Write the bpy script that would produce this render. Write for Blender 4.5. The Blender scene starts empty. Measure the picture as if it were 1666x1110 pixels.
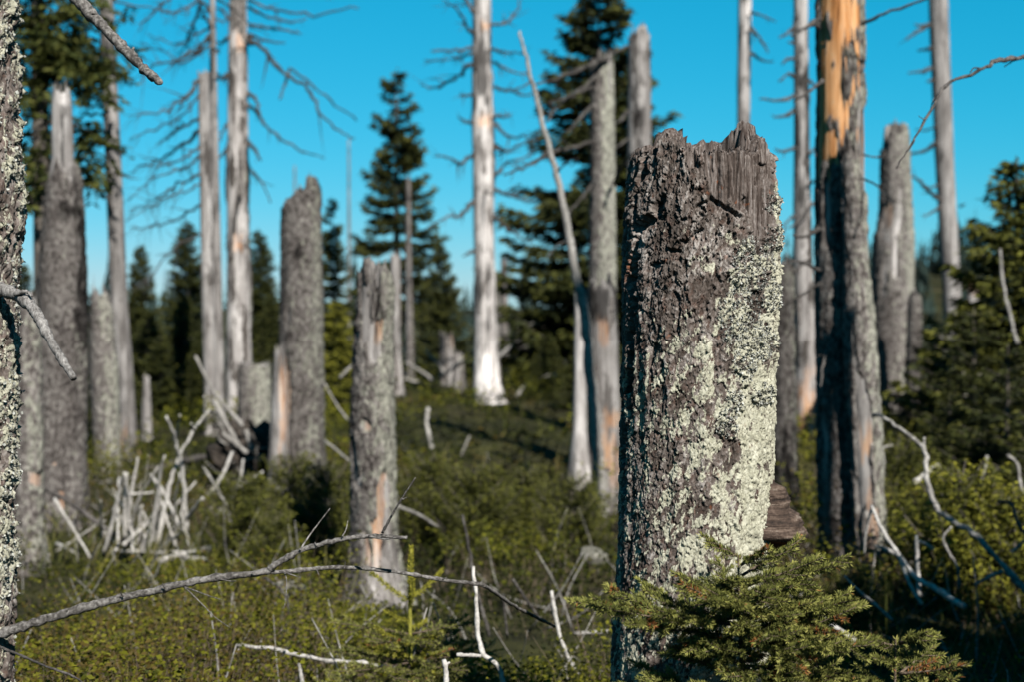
import bpy, math, random
import numpy as np
from mathutils import Vector

# ------------------------------------------------------------------ camera, sky, sun
scene = bpy.context.scene
COL = scene.collection
W0, H0, FPX = 1666.0, 1110.0, 2314.0
CAMZ = 1.6
HORIZON = 500.0
TILT = math.atan((H0 / 2 - HORIZON) / FPX)
CT, ST = math.cos(TILT), math.sin(TILT)
cd = bpy.data.cameras.new('camera')
cd.lens = 50.0; cd.sensor_width = 36.0
cd.clip_start = 0.05; cd.clip_end = 9000
cd.dof.use_dof = True; cd.dof.focus_distance = 3.36; cd.dof.aperture_fstop = 2.9
cam = bpy.data.objects.new('camera', cd); COL.objects.link(cam)
cam.location = (0, 0, CAMZ); cam.rotation_euler = (math.pi / 2 - TILT, 0, 0)
scene.camera = cam

SKY_GRADE = ((0.0068, 2.6), (0.94, 0.64), (1.29, 0.62))
SUN_AZ = math.radians(24)      # measured from straight behind the camera towards its right
SUN_EL = math.radians(40)
sd = Vector((math.sin(SUN_AZ) * math.cos(SUN_EL), -math.cos(SUN_AZ) * math.cos(SUN_EL), math.sin(SUN_EL)))
world = bpy.data.worlds.new('World'); scene.world = world; world.use_nodes = True
wn = world.node_tree; wn.nodes.clear()
sky = wn.nodes.new('ShaderNodeTexSky'); sky.sky_type = 'NISHITA'; sky.sun_disc = False
sky.sun_elevation = SUN_EL; sky.sun_rotation = math.atan2(sd.x, sd.y)
sky.altitude = 800; sky.air_density = 1.0; sky.dust_density = 0.3; sky.ozone_density = 1.6
sep = wn.nodes.new('ShaderNodeSeparateColor'); com = wn.nodes.new('ShaderNodeCombineColor')
wn.links.new(sky.outputs[0], sep.inputs[0])
graded = []
for ch, (gain, power) in enumerate(SKY_GRADE):          # the photograph's cyan colour grade, the same over the whole sky
    pw = wn.nodes.new('ShaderNodeMath'); pw.operation = 'POWER'; pw.inputs[1].default_value = power
    ml = wn.nodes.new('ShaderNodeMath'); ml.operation = 'MULTIPLY'; ml.inputs[1].default_value = gain
    wn.links.new(sep.outputs[ch], pw.inputs[0]); wn.links.new(pw.outputs[0], ml.inputs[0]); graded.append(ml.outputs[0])
lim = wn.nodes.new('ShaderNodeMath'); lim.operation = 'MULTIPLY'; lim.inputs[1].default_value = 0.62; wn.links.new(graded[1], lim.inputs[0])
mn = wn.nodes.new('ShaderNodeMath'); mn.operation = 'MINIMUM'; wn.links.new(graded[0], mn.inputs[0]); wn.links.new(lim.outputs[0], mn.inputs[1])
wn.links.new(mn.outputs[0], com.inputs[0]); wn.links.new(graded[1], com.inputs[1]); wn.links.new(graded[2], com.inputs[2])
bg = wn.nodes.new('ShaderNodeBackground'); bg.inputs[1].default_value = 0.05
wo = wn.nodes.new('ShaderNodeOutputWorld')
wn.links.new(com.outputs[0], bg.inputs[0])
wn.links.new(bg.outputs[0], wo.inputs[0])
sl = bpy.data.lights.new('sun', 'SUN'); sl.energy = 5.0; sl.angle = math.radians(0.5); sl.color = (1.0, 0.955, 0.89)
so = bpy.data.objects.new('sun', sl); COL.objects.link(so)
so.location = (8, -12, 20); so.rotation_euler = sd.to_track_quat('Z', 'Y').to_euler()
vs = scene.view_settings
vs.view_transform = 'Standard'; vs.look = 'None'; vs.exposure = 1.8; vs.gamma = 1.0; vs.use_curve_mapping = False
scene.cycles.use_denoising = True
scene.cycles.max_bounces = 5; scene.cycles.diffuse_bounces = 3; scene.cycles.transparent_max_bounces = 4
scene.cycles.caustics_reflective = False; scene.cycles.caustics_refractive = False

# ------------------------------------------------------------------ measuring
def Q(px, py, Y):
    """point of the vertical plane y = Y seen at photograph position (px, py)"""
    b = (H0 / 2 - py) / FPX
    s = Y / (CT + b * ST)
    return np.array([s * (px - W0 / 2) / FPX, Y, CAMZ + s * (-ST + b * CT)])
def proj(V):
    x, y, z = V[..., 0], V[..., 1], V[..., 2] - CAMZ
    dep = np.maximum(y * CT - z * ST, 0.05)
    return W0 / 2 + FPX * x / dep, H0 / 2 - FPX * (y * ST + z * CT) / dep

# ------------------------------------------------------------------ noise
_tab = np.random.RandomState(7).rand(64, 64, 64).astype(np.float32)
def vnoise(p):
    p = np.asarray(p, dtype=np.float32)
    i = np.floor(p).astype(np.int64); f = p - i
    f = f * f * (3 - 2 * f)
    i0 = i & 63; i1 = (i + 1) & 63
    x0, y0, z0 = i0[..., 0], i0[..., 1], i0[..., 2]; x1, y1, z1 = i1[..., 0], i1[..., 1], i1[..., 2]
    fx, fy, fz = f[..., 0], f[..., 1], f[..., 2]
    a = _tab[x0, y0, z0] * (1 - fx) + _tab[x1, y0, z0] * fx
    b = _tab[x0, y1, z0] * (1 - fx) + _tab[x1, y1, z0] * fx
    c = _tab[x0, y0, z1] * (1 - fx) + _tab[x1, y0, z1] * fx
    d = _tab[x0, y1, z1] * (1 - fx) + _tab[x1, y1, z1] * fx
    a = a * (1 - fy) + b * fy; c = c * (1 - fy) + d * fy
    return (a * (1 - fz) + c * fz) * 2 - 1
def fbm(p, octv=4):
    s = 0.0; a = 0.5; p = np.asarray(p, dtype=np.float32)
    for k in range(octv):
        s = s + a * vnoise(p * (2.03 ** k) + 17.3 * k); a *= 0.5
    return s
def stack3(x, y, z):
    x, y, z = np.broadcast_arrays(x, y, z)
    return np.stack([x, y, z], -1)
_vt = np.random.RandomState(3).rand(256, 256, 5).astype(np.float32)
def voronoi2(u, v):
    """F1, F2, random of the cell (3), offset from the cell's seed"""
    iu = np.floor(u).astype(int); iv = np.floor(v).astype(int)
    f1 = np.full(u.shape, 9., np.float32); f2 = f1.copy()
    r = [np.zeros(u.shape, np.float32) for _ in range(3)]; ou = np.zeros(u.shape, np.float32); ov = ou.copy()
    for a in (-1, 0, 1):
        for b in (-1, 0, 1):
            t = _vt[(iu + a) & 255, (iv + b) & 255]
            du = u - (iu + a + 0.1 + 0.8 * t[..., 0]); dv = v - (iv + b + 0.1 + 0.8 * t[..., 1])
            d = np.sqrt(du * du + dv * dv); m = d < f1
            f2 = np.where(m, f1, np.minimum(f2, d)); f1 = np.where(m, d, f1)
            for k in range(3): r[k] = np.where(m, t[..., 2 + k], r[k])
            ou = np.where(m, du, ou); ov = np.where(m, dv, ov)
    return f1, f2, r, ou, ov
def sstep(a, b, x):
    t = np.clip((x - a) / (b - a), 0, 1); return t * t * (3 - 2 * t)

# ------------------------------------------------------------------ mesh and naming helpers
def np_mesh(name, V, F, col=None, smooth=False):
    V = np.ascontiguousarray(V, dtype=np.float32).reshape(-1, 3)
    me = bpy.data.meshes.new(name)
    Fs = F if isinstance(F, list) else [F]
    Fs = [np.asarray(f, dtype=np.int32) for f in Fs if len(f)]
    me.vertices.add(len(V)); me.vertices.foreach_set('co', V.ravel())
    loops = np.concatenate([f.ravel() for f in Fs])
    tot = np.concatenate([np.full(len(f), f.shape[1], np.int32) for f in Fs])
    st = np.concatenate([[0], np.cumsum(tot)[:-1]]).astype(np.int32)
    me.loops.add(len(loops)); me.loops.foreach_set('vertex_index', loops)
    me.polygons.add(len(tot)); me.polygons.foreach_set('loop_start', st)
    if smooth: me.polygons.foreach_set('use_smooth', np.ones(len(tot), dtype=bool))
    if col is not None:
        at = me.attributes.new('masks', 'FLOAT_COLOR', 'POINT')
        at.data.foreach_set('color', np.ascontiguousarray(col, dtype=np.float32).ravel())
    me.update(calc_edges=True)
    return me
def thing(name, label, cat, loc=(0, 0, 0), group=None):
    o = bpy.data.objects.new(name, None); COL.objects.link(o); o.location = tuple(float(v) for v in loc)
    o.empty_display_size = 0.1
    o['label'] = label; o['category'] = cat
    if group: o['group'] = group
    return o
def wloc(o):
    v = np.zeros(3)
    while o is not None: v += np.array(o.location); o = o.parent
    return v
def part(name, V, F, mat, parent, col=None, smooth=True):
    V = np.asarray(V, dtype=np.float64).reshape(-1, 3) - wloc(parent)
    o = bpy.data.objects.new(name, np_mesh(name, V, F, col, smooth)); COL.objects.link(o)
    o.data.materials.append(mat); o.parent = parent
    return o
def single(name, label, cat, V, F, mat, loc, group=None, col=None, smooth=True, kind=None):
    V = np.asarray(V, dtype=np.float64).reshape(-1, 3) - np.asarray(loc)
    o = bpy.data.objects.new(name, np_mesh(name, V, F, col, smooth)); COL.objects.link(o)
    o.location = tuple(float(v) for v in loc); o.data.materials.append(mat)
    if kind: o['kind'] = kind
    if label: o['label'] = label
    if cat: o['category'] = cat
    if group: o['group'] = group
    return o
def merge(items):
    Vs, Fs, n = [], {}, 0
    for V, F in items:
        Vs.append(V)
        for f in (F if isinstance(F, list) else [F]):
            if len(f): Fs.setdefault(f.shape[1], []).append(f + n)
        n += len(V)
    return np.concatenate(Vs), [np.concatenate(v) for v in Fs.values()]
def tube(pts, rad, n=6, rough=0.0, seed=0, cap=True):
    pts = np.asarray(pts, float); rad = np.asarray(rad, float); m = len(pts)
    tan = np.gradient(pts, axis=0); tan /= np.linalg.norm(tan, axis=1)[:, None] + 1e-9
    ref = np.array([0, 0, 1.]) if abs(tan[:, 2]).mean() < 0.8 else np.array([0, 1., 0.])
    a = np.cross(tan, ref); a /= np.linalg.norm(a, axis=1)[:, None] + 1e-9
    b = np.cross(tan, a)
    th = np.arange(n) * 2 * math.pi / n
    r = rad[:, None] * np.ones(n)
    if rough:
        r = r * (1 + rough * np.random.RandomState(seed).uniform(-1, 1, r.shape))
    V = pts[:, None] + r[..., None] * (np.cos(th)[None, :, None] * a[:, None] + np.sin(th)[None, :, None] * b[:, None])
    V = V.reshape(-1, 3)
    i = np.arange(m - 1)[:, None] * n; j = np.arange(n)[None]; k = (j + 1) % n
    F = np.stack([i + j, i + k, i + n + k, i + n + j], -1).reshape(-1, 4)
    if cap:
        V = np.concatenate([V, pts[:1], pts[-1:]])
        c0, c1 = m * n, m * n + 1; jj = np.arange(n); kk = (jj + 1) % n; b0 = (m - 1) * n
        T = np.concatenate([np.stack([kk, jj, np.full(n, c0)], -1), np.stack([b0 + jj, b0 + kk, np.full(n, c1)], -1)])
        return V, [F, T]
    return V, [F]
def smooth_path(pts, per=5, wob=0.0, seed=0):
    """Catmull-Rom through pts, with a little wobble"""
    pts = np.asarray(pts, float)
    if len(pts) == 2: pts = np.stack([pts[0], pts[0] * .66 + pts[1] * .34, pts[0] * .33 + pts[1] * .67, pts[1]])
    P = np.concatenate([[2 * pts[0] - pts[1]], pts, [2 * pts[-1] - pts[-2]]])
    out = []
    for i in range(1, len(P) - 2):
        t = np.linspace(0, 1, per, endpoint=False)[:, None]
        p0, p1, p2, p3 = P[i - 1:i + 3]
        out.append(0.5 * (2 * p1 + (p2 - p0) * t + (2 * p0 - 5 * p1 + 4 * p2 - p3) * t ** 2 + (3 * p1 - p0 - 3 * p2 + p3) * t ** 3))
    out = np.concatenate(out + [pts[-1:]])
    if wob:
        L = np.linalg.norm(pts[-1] - pts[0]); rr = np.random.RandomState(seed)
        n = rr.normal(0, wob * L, out.shape); n[0] = 0
        out = out + n
    return out

# ------------------------------------------------------------------ materials
def new_mat(name, rough=0.85, spec=0.25):
    m = bpy.data.materials.new(name); m.use_nodes = True; nt = m.node_tree
    b = nt.nodes['Principled BSDF']; b.inputs['Roughness'].default_value = rough
    b.inputs['Specular IOR Level'].default_value = spec
    return m, nt, b
def nd(nt, typ, **kw):
    n = nt.nodes.new(typ)
    for k, v in kw.items(): setattr(n, k, v)
    return n
ALBEDO = 0.42
def ramp(nt, src, stops):
    if not any(min(c) == 0.0 and max(c) == 0.0 for _, c in stops): stops = [(p, tuple(v * ALBEDO for v in c)) for p, c in stops]
    n = nt.nodes.new('ShaderNodeValToRGB'); e = n.color_ramp.elements
    while len(e) < len(stops): e.new(0.5)
    for i, (p, c) in enumerate(stops):
        e[i].position = p; e[i].color = (*c, 1) if len(c) == 3 else c
    nt.links.new(src, n.inputs[0]); return n.outputs[0]
def mixc(nt, fac, a, b, mode='MIX'):
    n = nt.nodes.new('ShaderNodeMix'); n.data_type = 'RGBA'; n.blend_type = mode
    for i, v in ((0, fac), (6, a), (7, b)):
        if hasattr(v, 'is_linked'): nt.links.new(v, n.inputs[i])
        else: n.inputs[i].default_value = v if i == 0 else (*v, 1)
    return n.outputs[2]
def math_(nt, op, a, b=None, clamp=False):
    n = nt.nodes.new('ShaderNodeMath'); n.operation = op; n.use_clamp = clamp
    for i, v in ((0, a), (1, b)):
        if v is None: continue
        if hasattr(v, 'is_linked'): nt.links.new(v, n.inputs[i])
        else: n.inputs[i].default_value = v
    return n.outputs[0]
def coords(nt, sc=(1, 1, 1), jitter=True):
    tc = nd(nt, 'ShaderNodeTexCoord'); mp = nd(nt, 'ShaderNodeMapping'); mp.inputs['Scale'].default_value = sc
    src = tc.outputs['Object']
    if jitter:
        oi = nd(nt, 'ShaderNodeObjectInfo')
        add = nd(nt, 'ShaderNodeVectorMath', operation='ADD'); mul = math_(nt, 'MULTIPLY', oi.outputs['Random'], 37.0)
        nt.links.new(src, add.inputs[0]); nt.links.new(mul, add.inputs[1]); src = add.outputs[0]
    nt.links.new(src, mp.inputs[0]); return mp.outputs[0]
def noise(nt, vec, scale, detail=5, rough=0.6):
    n = nd(nt, 'ShaderNodeTexNoise'); n.inputs['Scale'].default_value = scale; n.inputs['Detail'].default_value = detail
    n.inputs['Roughness'].default_value = rough; nt.links.new(vec, n.inputs['Vector']); return n.outputs[0]
def bump(nt, b, h, strength, dist):
    n = nd(nt, 'ShaderNodeBump'); n.inputs['Strength'].default_value = strength; n.inputs['Distance'].default_value = dist
    nt.links.new(h, n.inputs['Height']); nt.links.new(n.outputs[0], b.inputs['Normal'])
def masks(nt):
    a = nd(nt, 'ShaderNodeAttribute', attribute_name='masks'); s = nd(nt, 'ShaderNodeSeparateColor')
    nt.links.new(a.outputs['Color'], s.inputs[0]); return s.outputs[0], s.outputs[1], s.outputs[2], a.outputs['Alpha']

def mat_wood():
    m, nt, b = new_mat('weathered_wood', 0.85, 0.1)
    o, li, tone, al = masks(nt)
    g = noise(nt, coords(nt, (42, 42, 1.5)), 1.0, 8, 0.68)
    g2 = noise(nt, coords(nt, (9, 9, 2.2)), 1.0, 6, 0.66)
    gm = math_(nt, 'ADD', math_(nt, 'MULTIPLY', g, 0.6), math_(nt, 'MULTIPLY', g2, 0.4))
    gray = ramp(nt, gm, [(0.34, (0.05, 0.045, 0.043)), (0.44, (0.17, 0.155, 0.147)), (0.53, (0.31, 0.29, 0.277)), (0.64, (0.5, 0.475, 0.46))])
    org = ramp(nt, g, [(0.3, (0.13, 0.045, 0.013)), (0.46, (0.47, 0.2, 0.065)), (0.66, (0.78, 0.47, 0.24))])
    st = noise(nt, coords(nt, (8, 8, 2.4)), 1.0, 7, 0.72)
    stain = ramp(nt, st, [(0.51, (0, 0, 0)), (0.57, (1, 1, 1))])
    stm = math_(nt, 'MULTIPLY', stain, al)
    c = mixc(nt, stm, gray, (0.02, 0.017, 0.015))
    c = mixc(nt, math_(nt, 'MULTIPLY', o, 1.0, True), c, org)
    t2 = math_(nt, 'MULTIPLY', tone, 2.0)
    cc = nd(nt, 'ShaderNodeVectorMath', operation='SCALE'); nt.links.new(c, cc.inputs[0]); nt.links.new(t2, cc.inputs['Scale'])
    sp = noise(nt, coords(nt, (55, 55, 40)), 1.0, 4, 0.6)
    lm = ramp(nt, math_(nt, 'ADD', sp, math_(nt, 'SUBTRACT', math_(nt, 'MULTIPLY', li, 0.45), 0.32)), [(0.42, (0, 0, 0)), (0.5, (1, 1, 1))])
    c2 = mixc(nt, lm, cc.outputs[0], (0.18, 0.18, 0.13))
    nt.links.new(c2, b.inputs['Base Color'])
    bump(nt, b, gm, 0.8, 0.008); return m
def mat_bark():
    m, nt, b = new_mat('snag_bark', 0.95, 0.04)
    o, li, tone, al = masks(nt)
    v = coords(nt, (1, 1, 0.6))
    g = noise(nt, v, 42, 7, 0.68)
    big = noise(nt, v, 5, 3, 0.5)
    gg = math_(nt, 'ADD', math_(nt, 'MULTIPLY', g, 0.8), math_(nt, 'MULTIPLY', big, 0.2))
    base = ramp(nt, gg, [(0.36, (0.02, 0.017, 0.016)), (0.46, (0.09, 0.078, 0.072)), (0.55, (0.19, 0.172, 0.16)), (0.66, (0.33, 0.31, 0.285))])
    sp = noise(nt, v, 26, 6, 0.7)
    lm = ramp(nt, math_(nt, 'ADD', sp, math_(nt, 'SUBTRACT', math_(nt, 'MULTIPLY', li, 0.5), 0.3)), [(0.44, (0, 0, 0)), (0.53, (1, 1, 1))])
    lc = ramp(nt, g, [(0.38, (0.12, 0.118, 0.1)), (0.6, (0.36, 0.355, 0.295))])
    c = mixc(nt, lm, base, lc)
    t2 = math_(nt, 'MULTIPLY', tone, 2.0)
    cc = nd(nt, 'ShaderNodeVectorMath', operation='SCALE'); nt.links.new(c, cc.inputs[0]); nt.links.new(t2, cc.inputs['Scale'])
    nt.links.new(cc.outputs[0], b.inputs['Base Color'])
    bump(nt, b, gg, 0.9, 0.012); return m
def mat_main(name='scaly_bark'):
    m, nt, b = new_mat(name, 0.95, 0.05)
    wood, lich, tone, orange = masks(nt)
    v = coords(nt, (1, 1, 1), False)
    f = noise(nt, v, 160, 6, 0.7); f2 = noise(nt, v, 38, 4, 0.6)
    t = math_(nt, 'ADD', math_(nt, 'MULTIPLY', tone, 0.55), math_(nt, 'MULTIPLY', f, 0.55))
    bark = ramp(nt, t, [(0.22, (0.02, 0.015, 0.012)), (0.42, (0.066, 0.053, 0.045)), (0.58, (0.135, 0.113, 0.1)), (0.78, (0.35, 0.32, 0.295))])
    red = ramp(nt, f2, [(0.5, (0, 0, 0)), (0.66, (1, 1, 1))])
    bark = mixc(nt, math_(nt, 'MULTIPLY', red, 0.45), bark, (0.05, 0.027, 0.02))
    lm = ramp(nt, math_(nt, 'ADD', math_(nt, 'MULTIPLY', f, 0.7), math_(nt, 'SUBTRACT', lich, 0.5)), [(0.34, (0, 0, 0)), (0.46, (1, 1, 1))])
    lc = ramp(nt, math_(nt, 'ADD', math_(nt, 'MULTIPLY', f, 0.6), math_(nt, 'MULTIPLY', f2, 0.4)), [(0.32, (0.15, 0.146, 0.108)), (0.48, (0.36, 0.352, 0.265)), (0.64, (0.56, 0.55, 0.45))])
    c = mixc(nt, lm, bark, lc)
    gr = noise(nt, coords(nt, (150, 150, 4), False), 1.0, 6, 0.65)
    wc = ramp(nt, gr, [(0.3, (0.016, 0.011, 0.009)), (0.46, (0.075, 0.058, 0.05)), (0.58, (0.16, 0.135, 0.122)), (0.72, (0.36, 0.33, 0.315))])
    c = mixc(nt, wood, c, wc)
    c = mixc(nt, orange, c, (0.11, 0.035, 0.012))
    nt.links.new(c, b.inputs['Base Color'])
    bump(nt, b, f, 0.55, 0.003); return m
def mat_stick(name, lo, hi, sc=(60, 60, 60)):
    m, nt, b = new_mat(name, 0.85, 0.1)
    v = coords(nt, sc); g = noise(nt, v, 1.0, 6, 0.65); big = noise(nt, v, 0.12, 3, 0.5)
    c = ramp(nt, math_(nt, 'ADD', math_(nt, 'MULTIPLY', g, 0.7), math_(nt, 'MULTIPLY', big, 0.3)),
             [(0.34, tuple(x * 0.35 for x in lo)), (0.46, lo), (0.62, hi)])
    nt.links.new(c, b.inputs['Base Color']); bump(nt, b, g, 0.7, 0.004); return m
def mat_leaf(name, cols, rough=0.55, transl=0.25):
    """colour by the stored random of each leaf"""
    m, nt, b = new_mat(name, max(rough, .7), 0.08)
    r, _, _, _ = masks(nt)
    c = ramp(nt, r, cols); nt.links.new(c, b.inputs['Base Color'])
    tr = nd(nt, 'ShaderNodeBsdfTranslucent'); nt.links.new(c, tr.inputs[0])
    mx = nd(nt, 'ShaderNodeMixShader'); mx.inputs[0].default_value = transl
    nt.links.new(b.outputs[0], mx.inputs[1]); nt.links.new(tr.outputs[0], mx.inputs[2])
    nt.links.new(mx.outputs[0], nt.nodes['Material Output'].inputs[0]); return m
def mat_ground():
    m, nt, b = new_mat('forest_floor', 0.95, 0.1)
    v = coords(nt, (1, 1, 1), False)
    a = noise(nt, v, 2.2, 8, 0.7); c2 = noise(nt, v, 0.35, 4, 0.6)
    c = ramp(nt, a, [(0.35, (0.01, 0.01, 0.003)), (0.5, (0.03, 0.03, 0.007)), (0.66, (0.06, 0.058, 0.014))])
    c = mixc(nt, ramp(nt, c2, [(0.5, (0, 0, 0)), (0.7, (0.7, 0.7, 0.7))]), c, (0.02, 0.015, 0.007))
    nt.links.new(c, b.inputs['Base Color']); bump(nt, b, a, 0.8, 0.08); return m
def mat_plain(name, lo, hi, scale, rough=0.85, bs=0.6, bd=0.01):
    m, nt, b = new_mat(name, rough, 0.1)
    v = coords(nt); g = noise(nt, v, scale, 7, 0.65)
    nt.links.new(ramp(nt, g, [(0.36, lo), (0.64, hi)]), b.inputs['Base Color']); bump(nt, b, g, bs, bd); return m

M_WOOD, M_BARK, M_MAIN = mat_wood(), mat_bark(), mat_main()
M_LEFT = mat_main('lichened_bark')
M_STICK = mat_stick('bleached_branch', (0.2, 0.188, 0.172), (0.42, 0.4, 0.375))
M_TWIG = mat_stick('grey_dead_branch', (0.035, 0.031, 0.028), (0.125, 0.115, 0.105))
M_BLEACH = mat_stick('sunbleached_branch', (0.34, 0.32, 0.295), (0.62, 0.595, 0.56))
M_DARKSTICK = mat_stick('dark_dead_branch', (0.05, 0.045, 0.042), (0.15, 0.135, 0.125))
M_FGB = mat_stick('foreground_dead_branch', (0.08, 0.073, 0.067), (0.26, 0.245, 0.23), (110, 110, 110))
M_GROUND = mat_ground()
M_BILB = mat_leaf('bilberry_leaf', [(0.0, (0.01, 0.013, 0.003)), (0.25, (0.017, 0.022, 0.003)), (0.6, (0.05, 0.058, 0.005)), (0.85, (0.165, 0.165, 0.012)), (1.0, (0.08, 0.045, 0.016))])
M_GRASS = mat_leaf('grass_blade', [(0.0, (0.06, 0.075, 0.015)), (0.6, (0.12, 0.12, 0.03)), (1.0, (0.22, 0.19, 0.08))])
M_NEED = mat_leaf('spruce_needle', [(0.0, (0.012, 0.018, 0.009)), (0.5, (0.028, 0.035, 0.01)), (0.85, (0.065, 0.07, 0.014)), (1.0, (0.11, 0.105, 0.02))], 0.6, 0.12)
M_NEEDY = mat_leaf('young_spruce_needle', [(0.0, (0.025, 0.03, 0.007)), (0.5, (0.085, 0.092, 0.014)), (1.0, (0.32, 0.3, 0.035))], 0.5, 0.15)
M_NEEDF = mat_leaf('sharp_spruce_needle', [(0.0, (0.045, 0.052, 0.016)), (0.5, (0.12, 0.13, 0.032)), (0.85, (0.23, 0.235, 0.055)), (0.97, (0.33, 0.32, 0.09)), (1.0, (0.28, 0.11, 0.035))], 0.45, 0.12)
M_YOUNG = mat_leaf('broom_spruce_needle', [(0.0, (0.025, 0.03, 0.008)), (0.5, (0.058, 0.064, 0.013)), (1.0, (0.14, 0.14, 0.022))], 0.55, 0.12)
M_ROWAN = mat_leaf('rowan_leaf', [(0.0, (0.03, 0.04, 0.01)), (0.5, (0.065, 0.08, 0.018)), (1.0, (0.13, 0.13, 0.03))], 0.5, 0.3)
M_FARN = mat_leaf('far_spruce_needle', [(0.0, (0.012, 0.024, 0.022)), (1.0, (0.03, 0.05, 0.04))], 0.8, 0.0)
M_STEM = mat_plain('young_stem', (0.07, 0.05, 0.035), (0.18, 0.14, 0.1), 60)
M_SHOOT = mat_plain('fresh_shoot', (0.16, 0.16, 0.025), (0.3, 0.28, 0.05), 80)
M_STRUNK = mat_plain('spruce_trunk_bark', (0.05, 0.042, 0.036), (0.16, 0.14, 0.12), 18)
M_STONE = mat_plain('lichened_stone', (0.06, 0.058, 0.045), (0.3, 0.29, 0.25), 14, 0.9, 0.8, 0.02)
M_SOIL = mat_plain('root_soil', (0.018, 0.014, 0.011), (0.08, 0.066, 0.055), 16, 0.95, 1.0, 0.04)

# ------------------------------------------------------------------ ground, far hill
def G(x, y):
    x = np.asarray(x, float); y = np.asarray(y, float); x, y = np.broadcast_arrays(x, y)
    h = 0.03 * np.clip(y - 10, 0, 12) - 0.018 * np.clip(y - 23, 0, 140)
    near = np.exp(-((x / 60) ** 2 + (y / 70) ** 2))
    h = h + near * (0.16 * vnoise(stack3(x * .33 + 5, y * .33, x * 0 + .5)) + 0.06 * vnoise(stack3(x * 1.1, y * 1.1 + 3, x * 0 + 2.5)))
    d2 = (x - 62) ** 2 / 46 ** 2 + (y - 190) ** 2 / 60 ** 2
    h = h + 9.5 * np.exp(-d2 * 1.6)
    d3 = (x + 70) ** 2 / 60 ** 2 + (y - 210) ** 2 / 60 ** 2
    h = h + 4.5 * np.exp(-d3 * 1.6)
    return h
def ground_at(x, y): return float(G(x, y))
def axis(fine, step, far):
    a = np.arange(0, fine, step); out = [*a]; s = step
    while out[-1] < far: s *= 1.16; out.append(out[-1] + s)
    return np.array(out)
ax = axis(22, 0.3, 5000); gx = np.concatenate([-ax[:0:-1], ax]); ay = axis(30, 0.3, 5000); ayb = axis(6, 0.5, 5000)
gy = np.concatenate([-ayb[:0:-1], ay])
GX, GY = np.meshgrid(gx, gy)
GV = np.stack([GX, GY, G(GX, GY)], -1).reshape(-1, 3)
nx_, ny_ = len(gx), len(gy)
ii, jj = np.meshgrid(np.arange(nx_ - 1), np.arange(ny_ - 1)); kk = (jj * nx_ + ii).ravel()
single('ground', 'mossy forest clearing floor under low shrubs', None, GV, np.stack([kk, kk + 1, kk + nx_ + 1, kk + nx_], -1), M_GROUND, (0, 0, 0), kind='structure')

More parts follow.
